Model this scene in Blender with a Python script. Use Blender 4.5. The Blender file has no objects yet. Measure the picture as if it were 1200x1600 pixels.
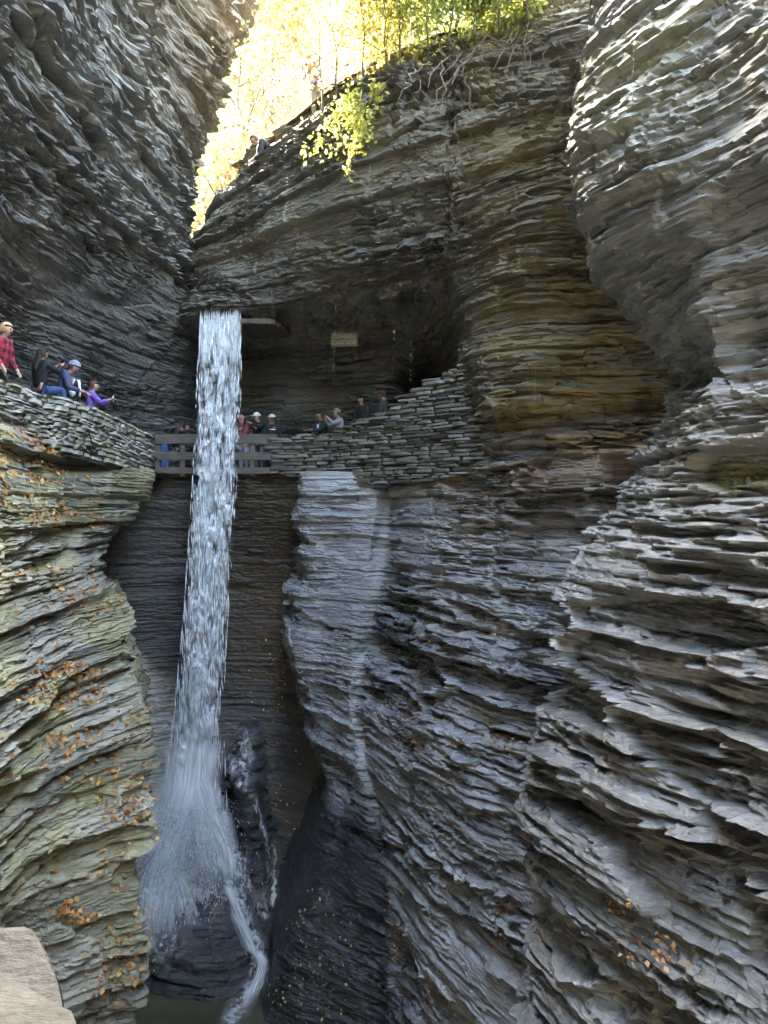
import bpy, bmesh, math, random
import numpy as np
from mathutils import Vector, Matrix

random.seed(7)
RNG = np.random.default_rng(7)
SC = bpy.context.scene
COL = SC.collection

# ------------------------------------------------------------------ camera
F = 1155.0            # focal length in photograph pixels (26 mm on a 1600 px tall frame)
cam_d = bpy.data.cameras.new('camera')
cam = bpy.data.objects.new('camera', cam_d)
COL.objects.link(cam)
cam_d.sensor_fit = 'VERTICAL'
cam_d.sensor_height = 36.0
cam_d.lens = 36.0 * F / 1600.0
cam_d.clip_start = 0.05
cam_d.clip_end = 500.0
cam.location = (0, 0, 0)
cam.rotation_euler = (math.radians(90), 0, 0)
SC.camera = cam

# ------------------------------------------------------------------ world, sun, exposure
SUN_DIR = Vector((-0.36, 0.76, 0.59)).normalized()      # towards the sun
w = bpy.data.worlds.new('World'); SC.world = w; w.use_nodes = True
nt = w.node_tree
sky = nt.nodes.new('ShaderNodeTexSky'); sky.sky_type = 'NISHITA'; sky.sun_disc = False
sky.sun_elevation = math.asin(SUN_DIR.z)
sky.sun_rotation = math.atan2(SUN_DIR.x, SUN_DIR.y)
sky.air_density = 1.0; sky.dust_density = 4.0; sky.ozone_density = 0.6
nt.nodes['Background'].inputs['Strength'].default_value = 0.15
nt.links.new(sky.outputs[0], nt.nodes['Background'].inputs['Color'])
sun_d = bpy.data.lights.new('sun', 'SUN'); sun_d.energy = 2.2; sun_d.angle = math.radians(0.5)
sun_d.color = (1.0, 0.93, 0.82)
sun = bpy.data.objects.new('sun', sun_d); COL.objects.link(sun)
sun.rotation_euler = (-SUN_DIR).to_track_quat('-Z', 'Y').to_euler()
SC.view_settings.view_transform = 'Standard'
SC.view_settings.look = 'None'
SC.view_settings.exposure = 6.0
SC.view_settings.gamma = 1.0
SC.view_settings.use_white_balance = True        # camera balanced for open shade
SC.view_settings.white_balance_temperature = 7600
SC.view_settings.white_balance_tint = 4
SC.view_settings.use_curve_mapping = False
SC.cycles.use_denoising = True
SC.cycles.max_bounces = 6
SC.cycles.diffuse_bounces = 2
SC.cycles.volume_bounces = 2
SC.cycles.transparent_max_bounces = 20
SC.cycles.sample_clamp_indirect = 6.0

# ------------------------------------------------------------------ helpers
def W(px, py, Y):
    """photograph pixel + distance in metres -> point in the place"""
    return np.array([(px - 600.0) / F * Y, Y, (800.0 - py) / F * Y])
def WX(px, Y, z):
    return np.array([(px - 600.0) / F * Y, Y, z])

def _u(a):
    a = np.asarray(a)
    return a.astype(np.int32).view(np.uint32) if a.dtype != np.uint32 else a
def _fin(h):
    h = (h ^ (h >> np.uint32(13))) * np.uint32(1274126177)
    h = (h ^ (h >> np.uint32(16))) * np.uint32(2246822519)
    h = h ^ (h >> np.uint32(15))
    return (h & np.uint32(0xFFFFFF)).astype(np.float32) * np.float32(1 / 16777216.0)
K1, K2, K3 = np.uint32(374761393), np.uint32(668265263), np.uint32(2147483647)
def _sd(seed): return np.uint32((seed * 1274126177) & 0xFFFFFFFF)
def _h(ix, iy, iz, seed):
    return _fin(_u(ix) * K1 + _u(iy) * K2 + _u(iz) * K3 + _sd(seed))
def vnoise(x, y, z, seed=0):
    x = np.asarray(x, np.float32); y = np.asarray(y, np.float32); z = np.asarray(z, np.float32)
    x0 = np.floor(x); y0 = np.floor(y); z0 = np.floor(z)
    fx = x - x0; fy = y - y0; fz = z - z0
    fx = fx * fx * (3 - 2 * fx); fy = fy * fy * (3 - 2 * fy); fz = fz * fz * (3 - 2 * fz)
    ux = _u(x0) * K1 + _sd(seed); uy = _u(y0) * K2; uz = _u(z0) * K3
    def row(b, c):
        q = ux + (uy + K2 if b else uy) + (uz + K3 if c else uz)
        p = _fin(q)
        return p + fx * (_fin(q + K1) - p)
    p = row(0, 0); p = p + fy * (row(1, 0) - p)
    r = row(0, 1); r = r + fy * (row(1, 1) - r)
    return p + fz * (r - p)
def fbm(x, y, z, seed=0, octv=3):
    r = 0; a = 0.5; t = 0
    for o in range(octv):
        r = r + a * vnoise(x, y, z, seed + o * 17); t += a
        a *= 0.5; x = x * 2.03; y = y * 2.03; z = z * 2.03
    return r / t          # 0..1
def _zero(k): return np.zeros_like(k)
def beds(z, s, tmin, tmax, seed, wmin, wmax):
    """horizontal beds of uneven thickness, each broken into blocks along s -> protrusion 0..1, bed number, place in bed"""
    r = np.random.default_rng(seed)
    t = tmin * (tmax / tmin) ** r.random(4000)
    b = np.cumsum(t) - 16.0
    k = np.searchsorted(b, z)
    lo = np.where(k > 0, b[np.maximum(k - 1, 0)], -16.0)
    hi = b[np.minimum(k, len(b) - 1)]
    f = np.clip((z - lo) / (hi - lo), 0, 1)
    o = _zero(k)
    wk = wmin * (wmax / wmin) ** _h(k, o, o, seed + 1)
    q = s / wk + 37 * _h(k, o + 1, o, seed + 2)
    q = q + 0.35 * vnoise(q * 1.7, k * 1.0, o * 1.0, seed + 8)
    c = np.floor(q)
    hk = _h(k, o + 2, o, seed + 3)
    p = 0.40 * hk + 0.38 * _h(k, c, o, seed + 4) + 0.22 * vnoise(s * 1.3, k * 5.3, o * 1.0, seed + 5)
    saw = 1.0 - f * (0.15 + 0.75 * _h(k, c, o + 1, seed + 6))       # weathered tops set back, sharp undercuts
    rnd = 1 - np.abs(2 * f - 1) ** 7 * 0.3
    return p * rnd * saw, k, f
def voro(u, v, seed):
    """2-D cells: random per cell, offset inside the cell, closeness to the border"""
    u0 = np.floor(u); v0 = np.floor(v)
    d1 = np.full(u.shape, 9.0); d2 = np.full(u.shape, 9.0)
    ci = np.zeros(u.shape); cj = np.zeros(u.shape); du = np.zeros(u.shape); dv = np.zeros(u.shape)
    o = np.zeros(u.shape)
    for a in (-1, 0, 1):
        for b in (-1, 0, 1):
            i = u0 + a; j = v0 + b
            px = i + _h(i, j, o, seed); py = j + _h(i, j, o + 1, seed)
            d = np.hypot(u - px, v - py)
            m = d < d1
            d2 = np.where(m, d1, np.minimum(d2, d))
            ci = np.where(m, i, ci); cj = np.where(m, j, cj)
            du = np.where(m, u - px, du); dv = np.where(m, v - py, dv)
            d1 = np.where(m, d, d1)
    r = _h(ci, cj, o + 2, seed); g1 = _h(ci, cj, o + 3, seed) - .5; g2 = _h(ci, cj, o + 4, seed) - .5
    return r, du * g1 + dv * g2, d2 - d1

def spline(C, ts):
    """Catmull-Rom along axis 0"""
    n = C.shape[0]
    i = np.clip(np.floor(ts).astype(int), 0, n - 2); t = (ts - i)
    t = t.reshape((-1,) + (1,) * (C.ndim - 1))
    p0 = C[np.maximum(i - 1, 0)]; p1 = C[i]; p2 = C[i + 1]; p3 = C[np.minimum(i + 2, n - 1)]
    m1 = (p2 - p0) * .5 * TENS; m2 = (p3 - p1) * .5 * TENS
    t2 = t * t; t3 = t2 * t
    return (2*t3 - 3*t2 + 1) * p1 + (t3 - 2*t2 + t) * m1 + (-2*t3 + 3*t2) * p2 + (t3 - t2) * m2
TENS = 0.8
def patch(C, nr, nc):
    """control net (rows x cols x 3) -> nr x nc x 3, spread evenly as seen in metres over distance"""
    C = np.asarray(C, float)
    dist = np.maximum(np.linalg.norm(C, axis=2), 3.0)
    def params(D, n):
        cum = np.concatenate([[0], np.cumsum(D)])
        return np.interp(np.linspace(0, cum[-1], n), cum, np.arange(len(cum)))
    dr = np.linalg.norm(np.diff(C, axis=0), axis=2) / (0.5 * (dist[1:] + dist[:-1]))
    dc = np.linalg.norm(np.diff(C, axis=1), axis=2) / (0.5 * (dist[:, 1:] + dist[:, :-1]))
    ppx = 600 + F * C[..., 0] / np.maximum(C[..., 1], .3); ppy = 800 - F * C[..., 2] / np.maximum(C[..., 1], .3)
    vis = ((ppx > -60) & (ppx < 1260) & (ppy > -60) & (ppy < 1660) & (C[..., 1] > 1)).astype(float)
    vr = np.maximum(vis[1:].max(1), vis[:-1].max(1)); vc = np.maximum(vis[:, 1:].max(0), vis[:, :-1].max(0))
    dr = dr * (.12 + .88 * vr)[:, None]; dc = dc * (.12 + .88 * vc)[None, :]
    S = spline(C, params(dr.mean(1) + 1e-4, nr))
    S = spline(S.transpose(1, 0, 2), params(dc.mean(0) + 1e-4, nc)).transpose(1, 0, 2)
    return S
def normals(S):
    a = np.gradient(S, axis=0); b = np.gradient(S, axis=1)
    n = np.cross(a, b); n /= np.maximum(np.linalg.norm(n, axis=2, keepdims=True), 1e-9)
    return n

def grid_mesh(name, S, attrs=None, mat=None, smooth=False, wrap=False):
    nr, nc = S.shape[:2]
    me = bpy.data.meshes.new(name)
    idx = np.arange(nr * nc).reshape(nr, nc)
    a = idx[:-1, :-1].ravel(); b = idx[:-1, 1:].ravel(); c = idx[1:, 1:].ravel(); d = idx[1:, :-1].ravel()
    Fq = np.stack([a, d, c, b], 1)
    me.vertices.add(nr * nc); me.vertices.foreach_set('co', S.reshape(-1).astype(np.float32))
    me.loops.add(Fq.size); me.loops.foreach_set('vertex_index', Fq.reshape(-1).astype(np.int32))
    me.polygons.add(len(Fq)); me.polygons.foreach_set('loop_start', (np.arange(len(Fq)) * 4).astype(np.int32))
    me.update(calc_edges=True)
    me.polygons.foreach_set('use_smooth', np.full(len(Fq), smooth))
    for k, v in (attrs or {}).items():
        at = me.attributes.new(k, 'FLOAT', 'POINT'); at.data.foreach_set('value', np.asarray(v, np.float32).reshape(-1))
    if mat: me.materials.append(mat)
    return me
def obj(name, me, parent=None, mat=None):
    o = bpy.data.objects.new(name, me)
    COL.objects.link(o)
    if parent is not None: o.parent = parent
    if mat is not None:
        me.materials.clear(); me.materials.append(mat)
    return o
def empty(name, loc=(0, 0, 0), rz=0.0):
    o = bpy.data.objects.new(name, None); COL.objects.link(o)
    o.location = loc; o.rotation_euler = (0, 0, rz); o.empty_display_size = 0.1
    return o
def tag(o, label=None, cat=None, group=None, kind=None):
    if label: o['label'] = label
    if cat: o['category'] = cat
    if group: o['group'] = group
    if kind: o['kind'] = kind
    return o
def mesh_from(name, V, Fc, mat=None, smooth=False):
    me = bpy.data.meshes.new(name)
    me.from_pydata([tuple(map(float, v)) for v in V], [], [tuple(int(i) for i in f) for f in Fc])
    me.update()
    if smooth: me.polygons.foreach_set('use_smooth', np.full(len(me.polygons), True))
    if mat: me.materials.append(mat)
    return me
def quads_mesh(name, Q, mat=None, attrs=None, smooth=False):
    """Q: n x 4 x 3 separate quads"""
    Q = np.asarray(Q, float); n = len(Q)
    me = bpy.data.meshes.new(name)
    me.vertices.add(n * 4); me.vertices.foreach_set('co', Q.reshape(-1).astype(np.float32))
    me.loops.add(n * 4); me.loops.foreach_set('vertex_index', np.arange(n * 4, dtype=np.int32))
    me.polygons.add(n); me.polygons.foreach_set('loop_start', (np.arange(n) * 4).astype(np.int32))
    me.update(calc_edges=True)
    for k, v in (attrs or {}).items():
        at = me.attributes.new(k, 'FLOAT', 'POINT'); at.data.foreach_set('value', np.repeat(np.asarray(v, np.float32), 4))
    if mat: me.materials.append(mat)
    return me
# ------------------------------------------------------------------ materials
class NT:
    def __init__(s, name):
        s.m = bpy.data.materials.new(name); s.m.use_nodes = True; s.t = s.m.node_tree
        s.b = s.t.nodes['Principled BSDF']; s.out = s.t.nodes['Material Output']
    def n(s, typ, ins=None, **kw):
        x = s.t.nodes.new('ShaderNode' + typ)
        for k, v in kw.items(): setattr(x, k, v)
        for k, v in (ins or {}).items(): s.set(x.inputs[k], v)
        return x
    def set(s, sock, v):
        if hasattr(v, 'is_output') or isinstance(v, bpy.types.NodeSocket): s.t.links.new(v, sock)
        else: sock.default_value = v
    def attr(s, name): return s.n('Attribute', attribute_name=name).outputs['Fac']
    def math(s, op, a, b=0.5, clamp=False):
        x = s.n('Math', operation=op, use_clamp=clamp); s.set(x.inputs[0], a); s.set(x.inputs[1], b); return x.outputs[0]
    def mix(s, f, a, b, blend='MIX'):
        x = s.n('Mix', data_type='RGBA', blend_type=blend)
        s.set(x.inputs[0], f); s.set(x.inputs[6], a); s.set(x.inputs[7], b); return x.outputs[2]
    def ramp(s, f, stops):
        x = s.n('ValToRGB'); e = x.color_ramp.elements
        while len(e) < len(stops): e.new(0.5)
        for q, (p, c) in zip(e, stops): q.position = p; q.color = (*c, 1) if len(c) == 3 else c
        s.set(x.inputs[0], f); return x.outputs[0]
    def coords(s, scale=(1, 1, 1), kind='Object'):
        t = s.n('TexCoord'); m = s.n('Mapping'); s.t.links.new(t.outputs[kind], m.inputs['Vector'])
        m.inputs['Scale'].default_value = scale; return m.outputs[0]
    def noise(s, scale, vec=None, detail=4, rough=0.55):
        x = s.n('TexNoise'); x.inputs['Scale'].default_value = scale; x.inputs['Detail'].default_value = detail
        x.inputs['Roughness'].default_value = rough
        if vec is not None: s.t.links.new(vec, x.inputs['Vector'])
        return x.outputs['Fac']
    def P(s, **kw):
        for k, v in kw.items(): s.set(s.b.inputs[k.replace('_', ' ')], v)
        return s
def c4(c): return (*c, 1.0)

def rock_mat(name, dark, mid, light, rough=0.62, spec=0.5, bump=0.5, stain=(0.13, 0.085, 0.04), scale=1.0):
    q = NT(name)
    vs = q.coords((1, 1, 6)); v1 = q.coords((1, 1, 1))
    n1 = q.noise(1.1 * scale, vs, 6, .6)               # bands along the bedding
    n2 = q.noise(7.0 * scale, vs, 5, .65)
    n3 = q.noise(0.35, v1, 3)
    tone = q.attr('tone')
    f = q.math('ADD', q.math('MULTIPLY', tone, .55), q.math('MULTIPLY', n1, .45))
    f = q.math('ADD', f, q.math('MULTIPLY', q.math('SUBTRACT', n2, .5), .5))
    f = q.math('ADD', f, q.math('MULTIPLY', q.math('SUBTRACT', n3, .5), .45), True)
    col = q.ramp(f, [(0.15, dark), (0.5, mid), (0.85, light)])
    st = q.attr('stain')
    sn = q.noise(1.6, vs, 5, .6)
    sf = q.math('MULTIPLY', st, q.ramp(sn, [(.3, (0.25,)*3), (.62, (1,)*3)]), True)
    col = q.mix(sf, col, q.mix(1.0, col, c4(tuple(min(1, x * 6.5) for x in stain)), 'MULTIPLY'))
    mo = q.attr('moss')
    mn = q.noise(14, v1, 4, .7)
    mf = q.math('MULTIPLY', mo, q.ramp(mn, [(.35, (0,)*3), (.6, (1,)*3)]), True)
    mcol = q.ramp(q.noise(5, v1, 3), [(.3, (0.09, 0.085, 0.03)), (.7, (0.24, 0.205, 0.075))])
    col = q.mix(mf, col, mcol)
    wet = q.attr('wet')
    col = q.mix(q.math('MULTIPLY', wet, .55, True), col, q.mix(1.0, col, c4((.42, .42, .45)), 'MULTIPLY'))
    q.P(Base_Color=col)
    r = q.math('SUBTRACT', rough, q.math('MULTIPLY', wet, .38))
    r = q.math('ADD', r, q.math('MULTIPLY', q.math('SUBTRACT', n2, .5), .3), True)
    q.P(Roughness=r, Specular_IOR_Level=spec)
    b1 = q.n('Bump', {'Strength': min(1, bump * 1.6), 'Distance': 0.05, 'Height': n2}).outputs[0]
    b2 = q.n('Bump', {'Strength': bump * .7, 'Distance': 0.012, 'Height': q.noise(40, q.coords((1, 1, 2.5)), 4, .7), 'Normal': b1}).outputs[0]
    q.P(Normal=b2)
    return q.m
M = {}
M['rock_left_up'] = rock_mat('dark_shale', (.045, .045, .043), (.14, .137, .13), (.29, .283, .263), .6)
M['rock_left_low'] = rock_mat('mossy_shale', (.06, .061, .058), (.30, .275, .225), (.52, .485, .41), .75, stain=(.185, .148, .092))
M['rock_mid'] = rock_mat('brown_shale', (.05, .048, .044), (.15, .142, .127), (.29, .275, .24), .6, stain=(.17, .125, .06))
M['rock_low'] = rock_mat('wet_slate', (.035, .036, .038), (.29, .292, .294), (.60, .60, .598), .5, spec=.9)
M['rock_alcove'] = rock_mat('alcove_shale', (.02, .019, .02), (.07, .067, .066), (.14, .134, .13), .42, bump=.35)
M['rock_right'] = rock_mat('grey_shale', (.065, .066, .066), (.20, .20, .195), (.40, .395, .38), .5, spec=.8, stain=(.21, .165, .10))
M['rock_wet'] = rock_mat('wet_black_rock', (.018, .018, .02), (.04, .04, .043), (.075, .075, .08), .5, spec=.9, bump=.9)
M['rock_far'] = rock_mat('far_shale', (.08, .074, .06), (.20, .185, .15), (.32, .295, .25), .8)
# ------------------------------------------------------------------ rock walls
ROCK = {}
def rock(name, rows, nr, nc, mat, amp=1.0, seed=1, slab=1.0, sface=None, fine=1.0, big=1.0, slab_size=(0.55, 0.16), attrfn=None, ampfn=None, ledge=1.0, tilt=1.0, recess=0.0, lowk=1.0):
    S0 = patch(rows, nr, nc)
    n = normals(S0)
    mid = S0.mean(axis=(0, 1))
    flat = n.copy(); flat[..., 2] *= 0.35
    flat /= np.maximum(np.linalg.norm(flat, axis=2, keepdims=True), 1e-6)
    x, y, z = S0[..., 0], S0[..., 1], S0[..., 2]
    du = np.linalg.norm(np.diff(S0, axis=1), axis=2); du = np.concatenate([np.zeros((nr, 1)), np.cumsum(du, axis=1)], 1)
    s = np.broadcast_to(du.mean(0)[None, :], x.shape) + 0.25 * fbm(x * .8, y * .8, z * .8, seed + 3)
    rb, gb, eb = voro(s / 2.3 + .5 * fbm(x * .9, y * .9, z * .9, seed + 20, 2), z / 1.5, seed + 24)       # joint blocks
    zw = z + 0.16 * (fbm(x * .30, y * .30, z * .25, seed + 5) - .5) + 0.06 * (fbm(x * 2, y * 2, z * 2, seed + 6, 2) - .5) + .06 * (rb - .5)
    b1, k1, f1 = beds(zw, s, .22, .9, seed + 11, 1.4, 5.0)
    b2, k2, f2 = beds(zw, s, .05, .22, seed + 12, .5, 2.8)
    b3, k3, f3 = beds(zw, s, .020, .055, seed + 13, .15, 1.0)
    r1, g1, e1 = voro(s / slab_size[0] + .3 * fbm(x, y, z * 3, seed + 21, 2), zw / slab_size[1], seed + 22)
    r2, g2, e2 = voro(s / slab_size[0] * 2.7, zw / slab_size[1] * 2.6 + 3.3, seed + 23)
    low = fbm(x * .45, y * .45, z * .6, seed + 31, 4) - .5
    hi = fbm(x * 7, y * 7, z * 16, seed + 32, 2) - .5
    A = amp * (ampfn(S0) if ampfn is not None else 1.0)
    pt = fbm(x * .55, y * .55, z * 1.1, seed + 41, 2)
    patchy = np.clip(pt * 4.5 - 1.6, .08, 1.5)
    pat2 = np.clip(fbm(x * .7, y * .7, z * 1.3, seed + 42, 2) * 4 - 1.3, .25, 1.35)
    d = (b1 - .3) * .46 * big + (b2 - .3) * .25 * ledge * pat2 + (b3 - .3) * .085 * fine * patchy
    d = d + (rb - .5) * .12 * big + gb * .12 * big
    d = d + slab * pat2 * ((r1 - .5) * .16 + g1 * .26 * tilt - np.exp(-(e1 / .07) ** 2) * .03) + slab * np.maximum(patchy, .35) * ((r2 - .5) * .07 + g2 * .13 * tilt)
    d = d - np.exp(-(f1 / .05) ** 2) * .14 * big - np.exp(-(f2 / .10) ** 2) * .05 * ledge * pat2
    if recess:
        r3, g3, e3 = voro(s / 2.6 + .8 * fbm(x * .8, y * .8, z * 2.5, seed + 61, 3), zw / .55, seed + 62)
        d = d - recess * np.where(r3 < .22, .42 + .3 * (r3 - .1), 0) * np.clip(e3 / .12, 0, 1)
    d = d * A + low * .38 * lowk * big * np.minimum(amp, 1) + hi * .04
    S = S0 + flat * d[..., None]
    nn = normals(S)
    tone = .45 * _h(k2, k2 * 0, k2 * 0, seed + 51) + .25 * _h(k1, k1 * 0, k1 * 0, seed + 52) + .15 * _h(k3, k3 * 0, k3 * 0, seed + 53) + .15 * r1
    att = {'tone': tone * .75 + .25 * rb, 'stain': np.zeros_like(x), 'moss': np.zeros_like(x), 'wet': np.zeros_like(x)}
    if attrfn: attrfn(att, S, nn)
    me = grid_mesh(name, S, att, mat)
    o = obj(name, me); o['kind'] = 'structure'
    ROCK[name] = (S, nn)
    return o
def pix(S):
    Y = np.maximum(S[..., 1], .05)
    return 600 + F * S[..., 0] / Y, 800 - F * S[..., 2] / Y
def sm(x, a, b):
    t = np.clip((x - a) / (b - a), 0, 1); return t * t * (3 - 2 * t)

# --- left cliff above the path (overhanging towards the top)
# z : silhouette px, depth there, depth at px 150, depth at px 0
T = [(17, 370, 16.8, 10.7, 6.5), (12.1, 370, 17.0, 10.8, 6.6), (10.8, 361, 17.0, 10.9, 6.8), (9.6, 328, 17.5, 11.4, 7.2), (8.5, 303, 18.0, 12.1, 7.9),
     (7.1, 293, 18.8, 13.2, 9.1), (6.05, 291, 19.2, 14.2, 10.3), (5, 296, 19.7, 15.4, 11.7), (4, 312, 20.8, 16.6, 13.2),
     (3, 322, 21.3, 17.4, 13.9), (2, 330, 21.8, 18.2, 14.6), (0.6, 330, 22.0, 18.4, 14.8)]
rows = []
for z, pe, ye, y1, y0 in T:
    e = WX(pe, ye, z); b = WX(150, y1, z); a = WX(0, y0, z)
    m = WX(230, ye * .48 + y1 * .52, z)
    oh = float(np.interp(z, [1.5, 3, 4, 8, 17], [0, .9, 1.5, 1.75, 1.3]))  # unseen overhang above the camera, added to keep light off the cap stone
    rows.append([(-7.6, -16, z), (-7.6 + 4.2 * oh, -6, z), (-7.4 + 4.4 * oh, 1.2, z), (-6.6 + 1.6 * oh, 4.4, z), a, (a + b) / 2 + np.array([-.05, .1, 0]), b, m, e, (e[0] - 1.2, e[1] + 2.2, min(z, 11)), (e[0] - 3, e[1] + 7, min(z, 9))])
rows[0][8] = WX(370, 16.8, 14.0); rows[0][7] = WX(230, 13.4, 15)
def at_lu(a, S, n):
    px, py = pix(S)
    a['stain'][:] = .25 * sm(S[..., 2], 7, 10) + .6 * sm(n[..., 2], .2, .8) * fbm(S[..., 0], S[..., 1], S[..., 2], 5)
    a['wet'][:] = .7 * sm(-S[..., 2], -5.5, -3.0) * fbm(S[..., 0] * .7, S[..., 1] * .7, S[..., 2] * .4, 9) * 1.4
def amp_lu(S):
    return .45 + .75 * sm(S[..., 2], 4.0, 7.5)
rock('cliff_left_upper', rows, 560, 325, M['rock_left_up'], 1.0, 3, slab=1.05, slab_size=(.62, .17), attrfn=at_lu, ampfn=amp_lu, fine=1.3, ledge=.9, tilt=1.5, big=.8)

# --- left buttress below the path
T = [(1.05, 243, 17.9, 14.6, 11.3), (.75, 240, 17.6, 14.4, 11.1), (0, 214, 17.2, 14.0, 10.6), (-.7, 167, 16.6, 13.6, 10.4), (-1.5, 165, 15.8, 13.1, 10.1), (-1.75, 195, 15.0, 12.6, 9.8), (-2.3, 211, 14.5, 12.1, 9.6),
     (-3.0, 206, 14.0, 11.8, 9.6), (-3.6, 232, 13.4, 11.5, 9.75), (-4.3, 237, 13.0, 11.4, 9.9), (-4.9, 249, 12.5, 11.2, 10.0), (-5.6, 232, 12.2, 11.1, 10.1), (-6.2, 216, 12.0, 11.1, 10.2),
     (-7.1, 219, 11.7, 11.0, 10.2), (-8.0, 212, 11.5, 10.9, 10.2), (-9.3, 205, 11.3, 10.8, 10.2), (-11.5, 195, 11.2, 10.7, 10.2)]
rows = []
for z, pe, ye, y1, y0 in T:
    e = WX(pe, ye, z); b = WX(100, y1, z); a = WX(0, y0, z)
    k = .35 if z == 1.05 else (.3 if z == .75 else 0)
    a[2] += k * 1.5; b[2] += k
    rows.append([(-2.6, -3, z), (-3.4, 1.0, z), (-4.6, 4.8, z + k), a, b, (b + e) / 2 + np.array([.05, .1, 0]), e, (e[0] - .9, e[1] + 1.5, z), (e[0] - 2.2, e[1] + 6, z)])
def at_ll(a, S, n):
    px, py = pix(S)
    nz = fbm(S[..., 0] * 1.2, S[..., 1] * 1.2, S[..., 2] * 1.2, 71)
    up = sm(n[..., 2], .1, .7)
    a['moss'][:] = np.clip(up * .6 * sm(nz, .50, .64) + .25 * sm(nz, .56, .70) * sm(S[..., 0], -5.2, -4.2) * sm(-S[..., 2], -0.5, 1.5), 0, 1)
    a['stain'][:] = np.clip(sm(fbm(S[..., 0] * .8, S[..., 1] * .8, S[..., 2] * 1.6, 72), .36, .58) * 1.0, 0, 1) * (1 - .75 * sm(-S[..., 2], 4.5, 7) * sm(-S[..., 0], 4.0, 4.6))
    a['wet'][:] = .5 * sm(-S[..., 2], 5, 8)
rock('cliff_left_lower', rows, 600, 290, M['rock_left_low'], .55, 8, slab=.6, slab_size=(.7, .11), attrfn=at_ll, big=1.45, ledge=.8, lowk=.12, recess=.7)

# --- middle cliff above the path, overhanging the cave
PX = [230, 300, 380, 450, 530, 610, 690, 722, 815, 920, 1060, 1180]
T = [(9.15, [21.6, 20.6, 19.4, 17.6, 15.9, 14.9, 14.2, 13.9, 13.4, 12.8, 12.2, 11.8]),
     (8.3, [21, 19.6, 18.1, 16.4, 14.9, 14.0, 13.4, 13.2, 12.8, 12.3, 11.8, 11.4]),
     (7.0, [21, 19.4, 17.9, 16.5, 15.2, 14.4, 13.8, 13.6, 13.0, 12.5, 12, 11.6]),
     (6.0, [21, 18.9, 17.9, 16.8, 15.8, 15.2, 14.6, 14.4, 13.3, 12.8, 12.4, 12]),
     (5.3, [21, 18.4, 18.0, 17.3, 16.5, 15.9, 15.2, 14.9, 13.5, 13.1, 12.7, 12.3]),
     (4.95, [20.6, 18.3, 18.3, 17.9, 17.3, 16.6, 15.8, 15.2, 13.7, 13.3, 12.9, 12.5]),
     (4.55, [21.8, 21.0, 20.8, 20.2, 19.4, 18.7, 17.6, 15.4, 13.5, 13.5, 13.2, 13]),
     (3.6, [22, 21.7, 21.5, 21.1, 20.7, 20.2, 22.6, 15.5, 13.9, 13.7, 13.5, 13.3]),
     (2.2, [22.4, 22.0, 21.8, 21.5, 21.3, 21.1, 25, 15.6, 14.1, 14.0, 13.8, 13.6]),
     (1.9, [22.4, 22.0, 21.8, 21.5, 21.3, 21.1, 25, 16.2, 14.75, 14.25, 13.95, 13.8]),
     (1.5, [22.4, 22.0, 21.8, 21.5, 21.3, 21.1, 25, 16.1, 14.6, 14.1, 13.7, 13.5]),
     (0.5, [22.4, 22.0, 21.8, 21.5, 21.3, 21.1, 25, 16.0, 14.4, 14.4, 14.2, 14])]
rows = []
for z, Ys in T:
    rows.append([WX(p, yy, z if (i > 1 or z < 5.4) else 5.3 + (z - 5.3) * (.42 if i == 0 else .55)) for i, (p, yy) in enumerate(zip(PX, Ys))])
def at_mid(a, S, n):
    px, py = pix(S)
    nz = fbm(S[..., 0] * .9, S[..., 1] * .9, S[..., 2] * .9, 81)
    st = sm(px, 660, 800) * sm(S[..., 2], 1.0, 2.2) * (1 - .5 * sm(S[..., 2], 5.5, 7.5))
    a['stain'][:] = np.clip(st * (.55 + .8 * nz) + .35 * sm(nz, .5, .65), 0, 1)
    recess_shade = (1 - sm(px, 690, 740)) * (1 - sm(S[..., 2], 4.2, 6))
    a['wet'][:] = .55 * recess_shade  # wetness also used to darken the shaded recess
    a['tone'][:] -= .08 * recess_shade  # shade of the recess painted into the tone
def amp_mid(S):
    px, py = pix(S)
    return (.85 - .35 * sm(px, 690, 740) * (1 - sm(S[..., 2], 6.0, 7.5)) * sm(S[..., 2], 1.6, 2.4)) * (1 - .45 * (1 - sm(S[..., 2], 3.8, 5.2)) * (1 - sm(px, 690, 740)))
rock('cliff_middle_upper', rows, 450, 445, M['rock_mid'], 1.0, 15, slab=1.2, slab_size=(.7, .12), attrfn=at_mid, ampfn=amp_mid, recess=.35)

# --- alcove wall behind the falls, below the path
T = [(0.95, [17.6, 18.5, 18.9, 19.0, 18.95, 18.85, 18.6, 18.4]), (0.6, [17.6, 18.5, 18.95, 19.05, 19.0, 18.9, 18.7, 18.4]), (-.6, [17.6, 18.6, 19.2, 19.5, 19.5, 19.4, 19.2, 18.7]), (-2.5, [17.6, 18.7, 19.4, 19.9, 20.0, 19.8, 19.5, 18.9]),
     (-5, [17.5, 18.6, 19.3, 19.8, 19.9, 19.8, 19.4, 18.8]), (-8, [17, 18.0, 18.8, 19.2, 19.3, 19.2, 18.8, 18.3]), (-11, [17, 18, 18.4, 18.7, 18.9, 18.8, 18.5, 18])]
rows = [[WX(p, yy, z) for p, yy in zip([110, 165, 215, 290, 370, 430, 470, 520], Ys)] for z, Ys in T]
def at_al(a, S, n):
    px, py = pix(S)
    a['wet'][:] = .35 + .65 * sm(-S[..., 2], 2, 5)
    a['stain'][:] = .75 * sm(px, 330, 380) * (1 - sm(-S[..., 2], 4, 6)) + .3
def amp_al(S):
    return .34 + .4 * sm(S[..., 2], .1, .7)
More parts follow.
